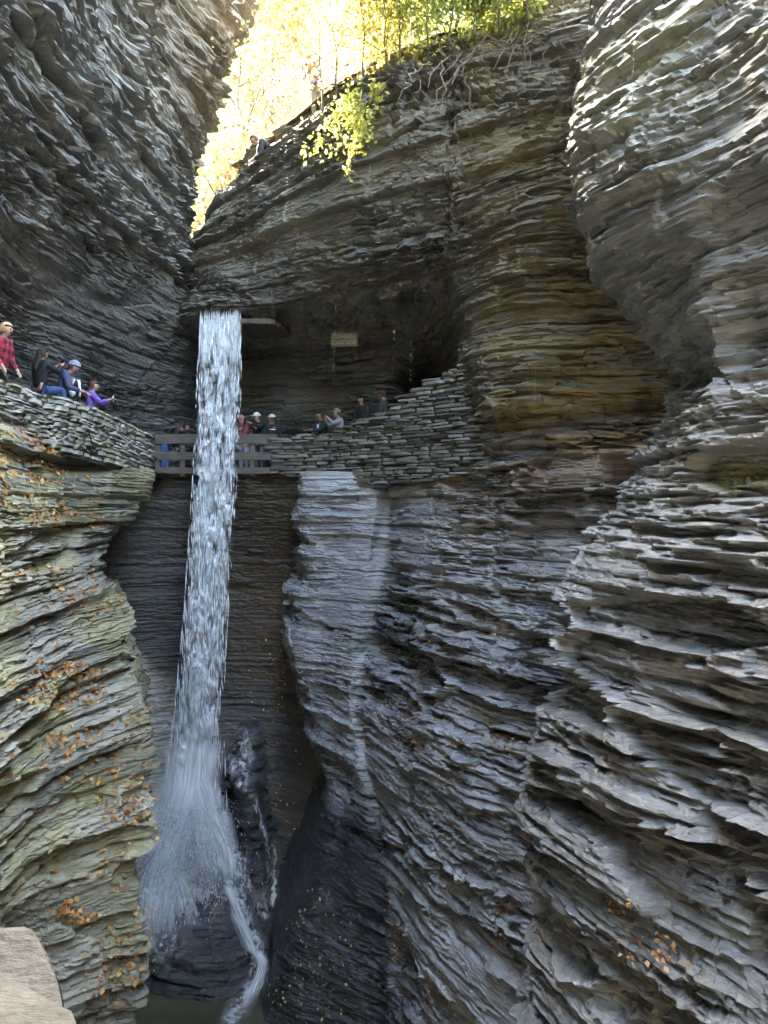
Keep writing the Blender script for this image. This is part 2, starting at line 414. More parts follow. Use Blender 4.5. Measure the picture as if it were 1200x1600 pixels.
rock('cliff_behind_falls', rows, 360, 170, M['rock_alcove'], 1.0, 23, slab=.35, slab_size=(1.2, .12), attrfn=at_al, ampfn=amp_al, big=.35)

# --- right bank below the path: pale pillar and the stepped slope
PXE = [(1.0, 478), (.55, 474), (-.5, 465), (-1.6, 478), (-2.0, 458), (-3.2, 457), (-4.2, 472), (-5.4, 492), (-6.2, 515), (-7.2, 488), (-8.6, 450), (-11.2, 415)]
YT = {1.0: [19.6, 18.35, 17.8, 17.3, 16.2, 14.7, 13.3, 12.4, 12], .55: [19.6, 18.3, 17.75, 17.25, 16.1, 14.6, 13.2, 12.3, 12], -.5: [19.6, 18.1, 17.6, 16.9, 15.5, 14.1, 12.8, 12, 11.8],
      -1.6: [19.5, 17.9, 17.4, 16.5, 15.0, 13.5, 12.2, 11.6, 11.4], -2.0: [19.5, 17.9, 17.3, 16.3, 14.75, 13.2, 12.0, 11.4, 11.2], -3.2: [19.4, 17.6, 17.0, 15.8, 14.2, 12.6, 11.4, 11, 10.8],
      -4.2: [19.3, 17.3, 16.6, 15.2, 13.7, 12.2, 11.0, 10.6, 10.4], -5.4: [19, 16.9, 16.2, 14.8, 13.2, 11.8, 10.7, 10.3, 10], -6.2: [18.6, 16.5, 15.8, 14.4, 12.8, 11.5, 10.5, 10.1, 9.8],
      -7.2: [18.2, 16.0, 15.2, 14.0, 12.5, 11.1, 10.2, 9.8, 9.6], -8.6: [17.6, 15.4, 14.7, 13.6, 12.1, 10.8, 9.9, 9.6, 9.4], -11.2: [17, 15.0, 14.3, 13.2, 11.7, 10.4, 9.6, 9.3, 9.1]}
rows = []
for z, pe in PXE:
    right = np.interp(-z, [-1, 2, 4.5, 6.2, 11], [612, 590, 558, 600, 610])
    Yv = YT[z]
    cr = .55 if z > -6.5 else .25
    cols = [pe - 12, pe, (pe + right) / 2 - 12, right - 22, right, right + 20, right + 80, right + 165, 850, 940, 1150]
    Yv = Yv[:3] + [Yv[2] * .45 + Yv[3] * .55, Yv[3] + cr, Yv[3] - .05] + Yv[4:]
    rows.append([WX(p, yy, z) for p, yy in zip(cols, Yv)])
def at_rl(a, S, n):
    px, py = pix(S)
    pil = 1 - sm(px - np.interp(-S[..., 2], [-1, 2, 4.5, 6.2, 11], [612, 590, 558, 600, 610]), -12, 18)
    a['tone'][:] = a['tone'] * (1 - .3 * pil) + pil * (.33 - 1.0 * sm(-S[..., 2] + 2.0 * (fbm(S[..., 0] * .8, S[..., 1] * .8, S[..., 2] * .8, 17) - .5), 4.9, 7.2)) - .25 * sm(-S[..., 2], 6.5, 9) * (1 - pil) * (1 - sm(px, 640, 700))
    a['tone'][:] += .4 * sm(-S[..., 2], 5.5, 7.5) * sm(px, 625, 670)  # reflected light on the lower slope painted in as a lighter tone
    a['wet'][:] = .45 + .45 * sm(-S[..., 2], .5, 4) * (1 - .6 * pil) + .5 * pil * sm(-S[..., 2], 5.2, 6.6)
    a['stain'][:] = .8 * sm(S[..., 2], -1.2, .8) * sm(px, 600, 720)
def amp_rl(S):
    px, py = pix(S)
    pil = 1 - sm(px - np.interp(-S[..., 2], [-1, 2, 4.5, 6.2, 11], [612, 590, 558, 600, 610]), -18, 25)
    return (1 - .5 * pil) * (1 - .55 * sm(-S[..., 2], 5.6, 7.2))
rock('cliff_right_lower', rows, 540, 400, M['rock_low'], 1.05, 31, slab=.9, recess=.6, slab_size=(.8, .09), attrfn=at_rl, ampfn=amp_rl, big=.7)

# --- near right wall
T = [(10.5, 990, 10.6, 8.6), (9.0, 955, 9.8, 7.3), (8.0, 945, 9.6, 7.1), (6.6, 930, 9.5, 7.0), (5.2, 900, 9.3, 6.9), (4.3, 883, 9.05, 6.8), (3.8, 882, 9.0, 6.85), (3.3, 905, 9.25, 6.9), (2.9, 945, 9.6, 7.0), (2.45, 1005, 10.2, 7.2), (2.05, 1055, 10.6, 7.4),
     (1.55, 1048, 10.6, 7.35), (1.1, 1030, 10.3, 7.2), (.5, 990, 10.0, 7.0), (0, 958, 9.8, 6.9), (-1.05, 890, 9.45, 6.6), (-2.1, 852, 9.2, 6.3), (-3.15, 840, 9.0, 6.1), (-4.5, 832, 8.7, 5.8), (-5.8, 826, 8.4, 5.5), (-8, 822, 8.0, 5.2), (-11.2, 820, 7.8, 5)]
rows = []
for z, pe, ye, y2 in T:
    e = WX(pe, ye, z); r = WX(1200, y2, z)
    yk = float(np.interp(z, [-11, -4, 0, 2.1, 3.5, 6, 10], [5.5, 6.4, 7.7, 7.95, 7.5, 7.55, 8.9]))
    k = WX(1092, yk, z)
    w_ = np.clip((pe - 860) / 180, 0, 1)
    m = (e + k) / 2 + np.array([-.10, -.16, 0]) * (1 - w_)
    rows.append([(e[0] + 5.0, e[1] + 6.0, z), (e[0] + .9, e[1] + 1.5, z), e, m, k, r, (r[0] + .7, r[1] - 2.3, z), (r[0] + 1.2, r[1] - 6, z), (r[0] + 1.2, r[1] - 24, z)])
def at_rn(a, S, n):
    px, py = pix(S)
    nz = fbm(S[..., 0] * .7, S[..., 1] * .7, S[..., 2] * 1.0, 91)
    up = sm(n[..., 2], .1, .7)
    a['stain'][:] = np.clip(.9 * sm(S[..., 2], 2.8, 5.2) * sm(nz, .28, .52) + .08 * sm(nz, .5, .65), 0, 1)  # stains, with warm bounced light painted in towards the top
    a['wet'][:] = .15 + .65 * sm(-S[..., 2], -1.0, 2.0)
    g = np.exp(-((py - 742) / 28) ** 2) * sm(px, 1060, 1140)
    a['moss'][:] = np.clip(up * sm(nz, .58, .68) * .25 + g * (.35 + up), 0, 1)
def amp_rn(S):
    return .60 + .62 * (1 - sm(S[..., 2], 1.2, 2.6)) - .12 * sm(S[..., 2], 3, 4)
rock('cliff_right_near', rows, 750, 365, M['rock_right'], 1.0, 44, slab=.75, recess=.5, fine=1.4, slab_size=(.8, .08), attrfn=at_rn, ampfn=amp_rn, big=.6)
# ------------------------------------------------------------------ gorge behind the camera, water, paths, hillsides
rows = [[(x, -15 + .6 * math.sin(x), z) for x in np.linspace(7, -9, 9)] for z in np.linspace(14, -11.5, 9)]
rock('cliff_rear', rows, 120, 120, M['rock_left_up'], .6, 61)

q = NT('pool_water')
nz = q.noise(2.2, q.coords((1, 1, 1)), 4, .6)
q.P(Base_Color=q.ramp(q.noise(.5, q.coords(), 3), [(.3, (.045, .042, .026)), (.7, (.085, .078, .05))]), Roughness=.12, IOR=1.33)
q.P(Normal=q.n('Bump', {'Strength': .35, 'Distance': .08, 'Height': nz}).outputs[0])
M['pool'] = q.m
POOL_Z = -10.4
xs = np.linspace(-9, 9, 30); ys = np.linspace(-16, 20, 60)
S = np.stack(np.meshgrid(xs, ys[::-1]), -1); S = np.concatenate([S, np.full(S.shape[:2] + (1,), POOL_Z)], 2)
o = obj('water', grid_mesh('water', S, None, M['pool'], True)); tag(o, kind='structure')

q = NT('path_stone')
cn = q.noise(3, q.coords(), 5, .65)
q.P(Base_Color=q.ramp(cn, [(.3, (.07, .068, .06)), (.7, (.19, .18, .16))]), Roughness=.7)
q.P(Normal=q.n('Bump', {'Strength': .5, 'Distance': .03, 'Height': cn}).outputs[0])
M['path'] = q.m
# path: outer edge and inner edge along the left wall, behind the falls and to the cave
OUT = [WX(-60, 10.6, 1.45), WX(0, 11.7, 1.42), WX(65, 13.4, 1.35), WX(140, 15.0, 1.2), WX(243, 17.95, .98), WX(300, 18.9, .92), WX(430, 18.75, .92), WX(500, 18.3, .95), WX(560, 17.7, 1.2), WX(620, 17.0, 1.6), WX(690, 16.1, 2.2)]
INN = [WX(-60, 14.5, 1.45), WX(0, 15.6, 1.42), WX(65, 17.3, 1.35), WX(140, 19, 1.2), WX(243, 22.6, .98), WX(300, 23.2, .92), WX(430, 23.6, .92), WX(500, 23.6, .95), WX(560, 23.4, 1.2), WX(620, 23.4, 1.6), WX(690, 24.5, 2.2)]
C = np.array([OUT, INN]).transpose(1, 0, 2)
TENS = 0.8
S = spline(C, np.linspace(0, len(OUT) - 1, 120)).transpose(1, 0, 2)
S = np.stack([S[0] + (S[1] - S[0]) * t for t in np.linspace(0, 1, 20)][::-1])
S[..., 2] += .03 * (fbm(S[..., 0] * 2, S[..., 1] * 2, S[..., 2] * 2, 5) - .5)
o = obj('path', grid_mesh('path', S, None, M['path'])); tag(o, kind='structure')
S2 = S[-1:].repeat(2, 0).copy(); S2[1, :, 2] -= .6        # outer lip of the path
S2 = np.concatenate([S2[:1], S2[1:]], 0)

# upper trail terrace and the sunlit bank beside it
RIM = [(372, 19.7), (385, 19.4), (400, 19.0), (450, 17.7), (530, 16.0), (610, 15.0), (690, 14.3), (760, 13.8), (830, 13.4), (920, 12.9), (1060, 12.3), (1200, 11.9)]
R = np.array([WX(p, y, 9.1) for p, y in RIM])
tn = np.gradient(R, axis=0); tn /= np.linalg.norm(tn, axis=1, keepdims=True)
back = np.stack([-tn[:, 1], tn[:, 0], tn[:, 2] * 0], 1)         # away from the gorge
tr = [R - back * .25, R + back * .3 + [0, 0, .03], R + back * 1.0, R + back * 1.9]
S = patch(np.array(tr[::-1]), 24, 200)
S[..., 2] += .25 * (fbm(S[..., 0] * 1.5, S[..., 1] * 1.5, S[..., 2], 6) - .5)
q = NT('leafy_soil')
sn = q.noise(9, q.coords(), 6, .7)
q.P(Base_Color=q.ramp(sn, [(.3, (.05, .042, .03)), (.5, (.16, .115, .06)), (.72, (.34, .23, .09))]), Roughness=.9)
q.P(Normal=q.n('Bump', {'Strength': .8, 'Distance': .08, 'Height': sn}).outputs[0])
M['soil'] = q.m
o = obj('trail', grid_mesh('trail', S, None, M['soil'])); tag(o, kind='structure')
# bank wall: starts at px ~475 and runs to the right above the trail
Bk = R[4:] + back[4:] * 1.8
Bk = np.concatenate([[W(474, 140, 20.5) + [2.6, 6, 0]], [W(474, 140, 19.2)], Bk + [0, 0, 0]], 0)
Bk[:, 2] = 8.9
bb = np.concatenate([[[1, .4, 0]], [[.3, 1, 0]], back[4:]], 0)
rows = [Bk + bb * 20 + [0, 0, 13.5], Bk + bb * 11 + [0, 0, 11], Bk + bb * 5.5 + [0, 0, 8.5], Bk + bb * 2.6 + [0, 0, 6], Bk + bb * .9 + [0, 0, 2.8], Bk + [0, 0, -.2]]
rock('hillside_right', np.array(rows), 120, 160, M['rock_far'], .6, 66, slab=1.0)
# upper creek bed behind the lip, and the far hillside
S = patch(np.array([[W(250, 420, 34), W(330, 420, 34), W(420, 420, 34)], [W(270, 470, 24), W(310, 470, 24), W(370, 470, 24)], [WX(285, 18.4, 4.86), WX(330, 18.3, 4.86), WX(400, 18.3, 4.88)]]), 30, 30)
o = obj('stream_bed', grid_mesh('stream_bed', S, None, M['pool'], True)); tag(o, kind='structure')
rows = []
for t, (yy, z) in enumerate([(75, 60), (60, 44), (48, 31), (40, 22), (34, 14), (30, 8.5), (27, 5), (25, 3.5)]):
    rows.append([(x, yy + .02 * x * x - abs(x + 8) * .25, z + 1.5 * math.sin(x * .35 + t)) for x in np.linspace(-40, 25, 14)])
S = patch(np.array(rows), 120, 160)
S[..., 2] += 1.6 * (fbm(S[..., 0] * .25, S[..., 1] * .25, S[..., 2] * .25, 12, 4) - .5)
o = obj('hillside', grid_mesh('hillside', S, None, M['soil'])); tag(o, kind='structure')
# ------------------------------------------------------------------ foliage
def leaf_mat(name, c1, c2, c3, trans=.45):
    q = NT(name)
    col = q.ramp(q.attr('tone'), [(0.0, c1), (.55, c2), (1.0, c3)])
    q.P(Base_Color=col, Roughness=.55, Specular_IOR_Level=.3)
    tr = q.n('BsdfTranslucent', {'Color': col})
    mx = q.n('MixShader', {0: trans, 1: q.b.outputs[0], 2: tr.outputs[0]})
    q.t.links.new(mx.outputs[0], q.out.inputs[0])
    return q.m
M['leaf_yellow'] = leaf_mat('yellow_leaf', (.36, .24, .09), (.50, .41, .17), (.56, .52, .30))
M['leaf_lime'] = leaf_mat('lime_leaf', (.30, .28, .06), (.42, .43, .10), (.50, .50, .18))
M['leaf_green'] = leaf_mat('green_leaf', (.18, .23, .05), (.31, .36, .11), (.46, .45, .16))
M['leaf_brown'] = leaf_mat('brown_leaf', (.13, .065, .03), (.33, .17, .07), (.52, .32, .16), .2)
M['leaf_orange'] = leaf_mat('orange_leaf', (.22, .08, .03), (.52, .22, .06), (.66, .42, .16), .2)
q = NT('bark'); bn = q.noise(14, q.coords((1, 1, .2)), 5, .7)
q.P(Base_Color=q.ramp(bn, [(.3, (.05, .04, .03)), (.7, (.17, .14, .11))]), Roughness=.9)
q.P(Normal=q.n('Bump', {'Strength': .6, 'Distance': .02, 'Height': bn}).outputs[0]); M['bark'] = q.m
q = NT('pale_twig'); q.P(Base_Color=(.13, .105, .075, 1), Roughness=.85); M['twig'] = q.m

def tubes(name, lines, mat, sides=5):
    """lines: list of (points n x 3, radii n) -> one mesh of tapered tubes"""
    V = []; Fc = []
    for pts, rad in lines:
        pts = np.asarray(pts, float); n = len(pts)
        t = np.gradient(pts, axis=0); t /= np.maximum(np.linalg.norm(t, axis=1, keepdims=True), 1e-9)
        ref = np.array([1.0, 0, 0]) if abs(t[0][0]) < .8 else np.array([0, 1.0, 0])
        a = np.cross(t, ref); a /= np.maximum(np.linalg.norm(a, axis=1, keepdims=True), 1e-9); b = np.cross(t, a)
        base = len(V)
        for i in range(n):
            for k in range(sides):
                an = 2 * math.pi * k / sides
                V.append(pts[i] + (a[i] * math.cos(an) + b[i] * math.sin(an)) * rad[i])
        for i in range(n - 1):
            for k in range(sides):
                k2 = (k + 1) % sides
                Fc.append((base + i * sides + k, base + i * sides + k2, base + (i + 1) * sides + k2, base + (i + 1) * sides + k))
        Fc.append(tuple(base + (n - 1) * sides + k for k in range(sides)))
        Fc.append(tuple(base + k for k in range(sides))[::-1])
    return mesh_from(name, V, Fc, mat, True)
def leaves(pos, size, rng, flat=.0, tone=None):
    """leaf quads (pointed, folded a little by being kites) at pos with random directions"""
    n = len(pos)
    d = rng.normal(size=(n, 3)); d[:, 2] -= .35; d /= np.linalg.norm(d, axis=1, keepdims=True)
    u = rng.normal(size=(n, 3)); u[:, 2] += flat
    u -= d * (u * d).sum(1, keepdims=True); u /= np.linalg.norm(u, axis=1, keepdims=True)
    sz = size * (.6 + .8 * rng.random(n))[:, None]
    Q = np.stack([pos - d * sz * .5, pos + u * sz * .34 + d * sz * .05, pos + d * sz * .6, pos - u * sz * .34 + d * sz * .05], 1)
    return Q
def grow(rng, base, h, lean=(0, 0), nlimb=7, r0=.09, spread=1.0, trunk_frac=.85, crown_lo=.3):
    """trunk + limbs + twigs -> list of tube lines, list of twig tip points"""
    base = np.asarray(base, float)
    n = 7
    pts = [base + np.array([lean[0] * h * (i / (n - 1)) ** 1.5, lean[1] * h * (i / (n - 1)) ** 1.5, h * trunk_frac * i / (n - 1)]) + rng.normal(size=3) * h * .012 * (i > 0) for i in range(n)]
    pts = np.array(pts); rad = r0 * (1 - .8 * np.arange(n) / (n - 1))
    lines = [(pts, rad)]; tips = []
    for k in range(nlimb):
        t = crown_lo + (1 - crown_lo) * (k + rng.random()) / nlimb
        i = min(int(t * (n - 1)), n - 2); p0 = pts[i] + (pts[i + 1] - pts[i]) * (t * (n - 1) - i)
        an = k * 2.4 + rng.random() * 1.2; L = h * spread * (.28 + .25 * rng.random()) * (1.15 - .6 * t)
        d = np.array([math.cos(an), math.sin(an), .45 + .4 * rng.random()])
        lp = np.array([p0 + d * L * s + np.array([0, 0, -.12 * L * s * s]) + rng.normal(size=3) * L * .03 for s in (0, .33, .66, 1)])
        rr = r0 * (1 - .75 * t) * .55
        lines.append((lp, [rr, rr * .7, rr * .45, rr * .2]))
        for j in range(4):
            s = .3 + .7 * rng.random(); q0 = lp[0] + (lp[3] - lp[0]) * s
            d2 = d + rng.normal(size=3) * .7; e = q0 + d2 / np.linalg.norm(d2) * L * .45
            lines.append((np.array([q0, (q0 + e) / 2 + rng.normal(size=3) * L * .03, e]), [rr * .35, rr * .25, rr * .12]))
            tips += [e, (q0 + e) / 2]
        tips.append(lp[3])
    tips.append(pts[-1])
    return lines, np.array(tips)
def tree(name, base, h, nleaf, lsize, mat, label, cat='tree', group=None, seed=0, clump=.12, twig='bark', parts=('trunk', 'crown'), **kw):
    rng = np.random.default_rng(seed)
    root = empty(name, tuple(base))
    lines, tips = grow(rng, (0, 0, 0), h, **kw)
    obj(parts[0], tubes(parts[0], lines, M[twig]), root)
    i = rng.integers(0, len(tips), nleaf)
    pos = tips[i] + rng.normal(size=(nleaf, 3)) * h * clump * (.5 + rng.random((nleaf, 1)))
    ct = rng.random(len(tips))
    Q = leaves(pos, lsize, rng)
    obj(parts[1], quads_mesh(parts[1], Q, M[mat], {'tone': np.clip(.55 * ct[i] + .5 * rng.random(nleaf), 0, 1)}), root)
    tag(root, label, cat, group)
    return root
def hill_z(x, y):
    S = HILL; k = np.argmin((S[..., 0] - x) ** 2 + (S[..., 1] - y) ** 2)
    return S.reshape(-1, 3)[k][2]
HILL = S
g = 'trees on the far hillside'
spots = [(322, 26, 6.5, 'leaf_lime', 'yellow-green tree nearest the left cliff edge, low in the gap'),
         (345, 30, 7.5, 'leaf_lime', 'lime yellow tree above the creek, just right of the left cliff'),
         (372, 34, 8, 'leaf_yellow', 'golden tree in the middle of the gap, above the creek'),
         (395, 40, 9, 'leaf_yellow', 'tall golden tree high in the gap between the cliffs'),
         (352, 44, 9, 'leaf_lime', 'pale yellow tree at the top of the gap beside the left cliff'),
         (425, 37, 7, 'leaf_brown', 'orange brown tree low in the gap, left of the two hikers'),
         (445, 47, 9, 'leaf_yellow', 'sunlit yellow tree at the top of the gap, left of the pale bank'),
         (405, 31, 5.5, 'leaf_brown', 'small rusty tree above the left hiker'),
         (380, 54, 10, 'leaf_yellow', 'highest golden tree behind the others in the gap'),
         (470, 42, 8, 'leaf_lime', 'lime tree half hidden behind the pale rock bank'),
         (335, 37, 8, 'leaf_lime', 'slender yellow-green tree beside the left cliff, halfway up the gap')]
for k, (px, Y, h, m, lab) in enumerate(spots):
    x = (px - 600) / F * Y
    tree('autumn_tree', (x, Y, hill_z(x, Y) - .2), h, 3200, .19, m, lab, 'tree', g, 100 + k, clump=.10, r0=.16, nlimb=9, crown_lo=.2)
# bushes and saplings along the rim of the middle cliff
def rim_at(px, off):
    x = np.interp(px, [p for p, _ in RIM], np.arange(len(RIM)))
    i = min(int(x), len(RIM) - 2); t = x - i
    return R[i] * (1 - t) + R[i + 1] * t + (back[i] * (1 - t) + back[i + 1] * t) * off
g = 'bushes along the cliff rim'
bs = [(548, .5, 2.3, 'leaf_yellow', 'golden sapling leaning over the rim, furthest left of the rim bushes'), (580, .3, 2.0, 'leaf_yellow', 'orange-gold bush on the cliff rim behind the hanging branch'),
      (610, .4, 2.2, 'leaf_yellow', 'dense yellow bush on the rim right of the golden sapling'), (640, .5, 1.9, 'leaf_yellow', 'pale yellow bush in the middle of the rim bushes'), (668, .3, 1.6, 'leaf_lime', 'straggly yellow-green bush above the hanging roots'),
      (700, .5, 1.8, 'leaf_lime', 'lime bush where the rim meets the top of the picture'), (742, .25, 1.3, 'leaf_green', 'bright green bush overhanging the dark cliff'), (775, .2, 1.1, 'leaf_green', 'green bush above the long hanging roots'),
      (812, .2, 1.1, 'leaf_green', 'green bush nearest the right-hand cliff'), (850, .3, 1.2, 'leaf_green', 'small green bush at the top beside the right-hand cliff'), (590, 1.6, 3.0, 'leaf_yellow', 'tall golden tree behind the rim bushes, at the top edge'), (655, 1.6, 2.8, 'leaf_yellow', 'sunlit yellow tree standing against the pale bank')]
for k, (px, off, h, m, lab) in enumerate(bs):
    p = rim_at(px, off - 1.25) - np.array([0, 0, .75 if off < 1 else 0])
    tree('rim_bush', p - [0, 0, .1], h * 1.2, 2400, .085, m, lab, 'bush', g, 300 + k, clump=.13, twig='twig', r0=.025, nlimb=9, spread=1.25, crown_lo=.1, lean=(-.03, -.38), parts=('stem', 'foliage'))
# ------------------------------------------------------------------ dry stone parapets
def stone_variants(n, mat, seed):
    out = []
    rng = np.random.default_rng(seed)
    for k in range(n):
        bm = bmesh.new(); bmesh.ops.create_cube(bm, size=1.0)
        for v in bm.verts: v.co += Vector(rng.normal(size=3) * .05)
        bmesh.ops.bevel(bm, geom=bm.edges[:] , offset=.17, segments=1, affect='EDGES', clamp_overlap=True)
        for v in bm.verts: v.co += Vector(rng.normal(size=3) * .03)
        me = bpy.data.meshes.new('stone'); bm.to_mesh(me); bm.free(); me.materials.append(mat); out.append(me)
    return out
def stone_mat(name, a, b, c, lichen):
    q = NT(name)
    oi = q.n('ObjectInfo').outputs['Random']
    n1 = q.noise(6, q.coords((1, 1, 1), 'Generated'), 5, .65)
    n0 = q.noise(9, q.n('NewGeometry').outputs['Position'], 5, .65)
    f = q.math('ADD', q.math('MULTIPLY', oi, .55), q.math('MULTIPLY', n0, .5), True)
    col = q.ramp(f, [(.15, a), (.5, b), (.9, c)])
    ln = q.noise(3.5, q.n('NewGeometry').outputs['Position'], 4, .6)
    col = q.mix(q.math('MULTIPLY', q.ramp(ln, [(.5, (0,)*3), (.62, (1,)*3)]), lichen), col, (.19, .175, .06, 1))
    q.P(Base_Color=col, Roughness=.75)
    q.P(Normal=q.n('Bump', {'Strength': .6, 'Distance': .02, 'Height': n0}).outputs[0])
    return q.m
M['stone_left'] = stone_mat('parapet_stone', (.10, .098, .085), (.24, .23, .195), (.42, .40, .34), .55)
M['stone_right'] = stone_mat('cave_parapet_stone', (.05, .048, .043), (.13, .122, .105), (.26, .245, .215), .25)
q = NT('wall_core'); q.P(Base_Color=(.035, .033, .03, 1), Roughness=.95); M['core'] = q.m

def interp_path(pts, n):
    pts = np.array(pts, float); d = np.linalg.norm(np.diff(pts[:, :2], axis=0), axis=1); c = np.concatenate([[0], np.cumsum(d)])
    s = np.linspace(0, c[-1], n)
    return s, np.stack([np.interp(s, c, pts[:, i]) for i in range(pts.shape[1])], 1)
def stone_wall(name, pts, label, mat, lay, L, thick, seed, sloped, cap=None):
    """pts: (X, Y, z_top, z_bottom) along the wall face"""
    rng = np.random.default_rng(seed)
    s, P_ = interp_path(pts, 400)
    root = empty(name, (P_[0][0], P_[0][1], P_[0][3]))
    base = np.array(root.location)
    var = stone_variants(9, mat, seed); n = 0
    def put(sc, zc, ln, ht, yaw_j=0, out=0):
        nonlocal n
        if n >= 300: return
        X = np.interp(sc, s, P_[:, 0]); Y = np.interp(sc, s, P_[:, 1])
        X2 = np.interp(sc + .15, s, P_[:, 0]); Y2 = np.interp(sc + .15, s, P_[:, 1]); X1 = np.interp(sc - .15, s, P_[:, 0]); Y1 = np.interp(sc - .15, s, P_[:, 1])
        a = math.atan2(Y2 - Y1, X2 - X1)
        o = obj('stone', var[rng.integers(len(var))], root)
        nx, ny = math.sin(a), -math.cos(a)
        o.location = (X - base[0] + nx * out - nx * thick / 2, Y - base[1] + ny * out - ny * thick / 2, zc - base[2])
        o.scale = (ln * .985, thick, ht * .93)
        t = 0
        if sloped:
            z2 = np.interp(sc + .3, s, P_[:, 2]); z1 = np.interp(sc - .3, s, P_[:, 2]); t = -math.atan2(z2 - z1, .6)
        o.rotation_euler = (rng.normal() * .03, t + rng.normal() * .02, a + rng.normal() * .04)
        n += 1
    tot = s[-1]
    if sloped:
        hmean = (P_[:, 2] - P_[:, 3]).mean(); nc = max(1, int(round(hmean / lay)))
        ed = np.concatenate([[0], np.cumsum(.6 + .8 * rng.random(nc))]); ed /= ed[-1]
        for c in range(nc):
            x = -rng.random() * L
            while x < tot:
                ln = L * (.5 + 1.0 * rng.random()); sc = x + ln / 2
                if 0 < sc < tot:
                    zt = np.interp(sc, s, P_[:, 2]); zb = np.interp(sc, s, P_[:, 3])
                    put(sc, zb + (zt - zb) * (ed[c] + ed[c + 1]) / 2, ln, (zt - zb) * (ed[c + 1] - ed[c]), out=rng.normal() * .022)
                x += ln
    else:
        z = P_[:, 3].min()
        while z < P_[:, 2].max():
            h = lay * (.65 + .7 * rng.random()); x = -rng.random() * L
            while x < tot:
                ln = L * (.5 + 1.0 * rng.random()); sc = min(x + ln / 2, tot)
                zt = np.interp(sc, s, P_[:, 2]); zb = np.interp(sc, s, P_[:, 3])
                if zb - .05 < z + h / 2 < zt + .02 and 0 < sc < tot: put(sc, z + h / 2, ln, h, out=rng.normal() * .03)
                x += ln
            z += h
    # core between the stones
    k = P_[::8]; tn = np.gradient(k[:, :2], axis=0); tn /= np.linalg.norm(tn, axis=1, keepdims=True)
    nx = np.stack([tn[:, 1], -tn[:, 0]], 1)
    a = np.concatenate([k[:, :2] - nx * .06, k[:, 2:3] - .06], 1); b = np.concatenate([k[:, :2] - nx * .06, k[:, 3:4] - .05], 1)
    a2 = np.concatenate([k[:, :2] - nx * (thick - .04), k[:, 2:3] - .06], 1); b2 = np.concatenate([k[:, :2] - nx * (thick - .04), k[:, 3:4] - .05], 1)
    obj('core', grid_mesh('core', np.stack([b2, a2, a, b]) - base, None, M['core']), root)
    tag(root, label, 'stone wall')
    return root, n
def PW(px, Y, pt, pb):
    a = W(px, pt, Y); return (a[0], a[1], a[2], W(px, pb, Y)[2])
LWALL = [PW(-70, 10.4, 555, 640), PW(0, 11.6, 592, 665), PW(40, 12.6, 604, 680), PW(70, 13.3, 616, 692), PW(100, 14.0, 619, 705), PW(135, 14.8, 630, 715), PW(190, 16.3, 655, 730), PW(243, 17.9, 683, 748)]
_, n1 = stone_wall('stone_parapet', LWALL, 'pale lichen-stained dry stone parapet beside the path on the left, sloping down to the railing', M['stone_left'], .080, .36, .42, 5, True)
RWALL = [PW(424, 18.6, 688, 738), PW(470, 18.45, 681, 742), PW(505, 18.2, 677, 748), PW(545, 17.7, 661, 752), PW(600, 17.0, 641, 756), PW(640, 16.5, 612, 752), PW(685, 15.95, 585, 745), PW(722, 15.5, 562, 735), PW(745, 15.2, 552, 730)]
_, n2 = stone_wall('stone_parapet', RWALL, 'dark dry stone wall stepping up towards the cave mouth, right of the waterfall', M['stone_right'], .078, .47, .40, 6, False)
# brown slab beside the lip of the falls
def slab(name, outline, z0, z1, mat, label, cat, seed, parent=None, bev=.02, rough=.006, step=.12):
    rng = np.random.default_rng(seed)
    bm = bmesh.new()
    pts = []
    for i in range(len(outline)):
        a = np.array(outline[i]); b = np.array(outline[(i + 1) % len(outline)])
        m = max(1, int(np.linalg.norm(b - a) / step))
        for k in range(m): pts.append(a + (b - a) * k / m + rng.normal(size=2) * rough)
    vs = [bm.verts.new((p[0], p[1], z1 + rng.normal() * .004)) for p in pts]
    f = bm.faces.new(vs); r = bmesh.ops.extrude_face_region(bm, geom=[f])
    for v in [g for g in r['geom'] if isinstance(g, bmesh.types.BMVert)]: v.co.z = z0 + rng.normal() * .008
    bmesh.ops.recalc_face_normals(bm, faces=bm.faces[:])
    bmesh.ops.bevel(bm, geom=bm.edges[:], offset=bev, segments=2, affect='EDGES', clamp_overlap=True)
    me = bpy.data.meshes.new(name); bm.to_mesh(me); bm.free(); me.materials.append(mat)
    o = obj(name, me, parent)
    if label: tag(o, label, cat)
    return o
q = NT('brown_slab'); bn = q.noise(5, q.coords((1, 1, 4)), 5, .65)
q.P(Base_Color=q.ramp(bn, [(.3, (.05, .038, .03)), (.7, (.13, .10, .08))]), Roughness=.7); q.P(Normal=q.n('Bump', {'Strength': .6, 'Distance': .03, 'Height': bn}).outputs[0])
M['brown_slab'] = q.m
a = WX(376, 17.95, 0); b = WX(420, 17.9, 0); c = WX(436, 18.15, 0)
slab('rock_slab', [(a[0], a[1]), (b[0], b[1]), (c[0], c[1]), (c[0] + .1, 19.5), (a[0], 19.5)], 4.58, 4.70, M['brown_slab'], 'flat brown rock slab jutting out right of the waterfall lip', 'rock', 4, rough=.03)
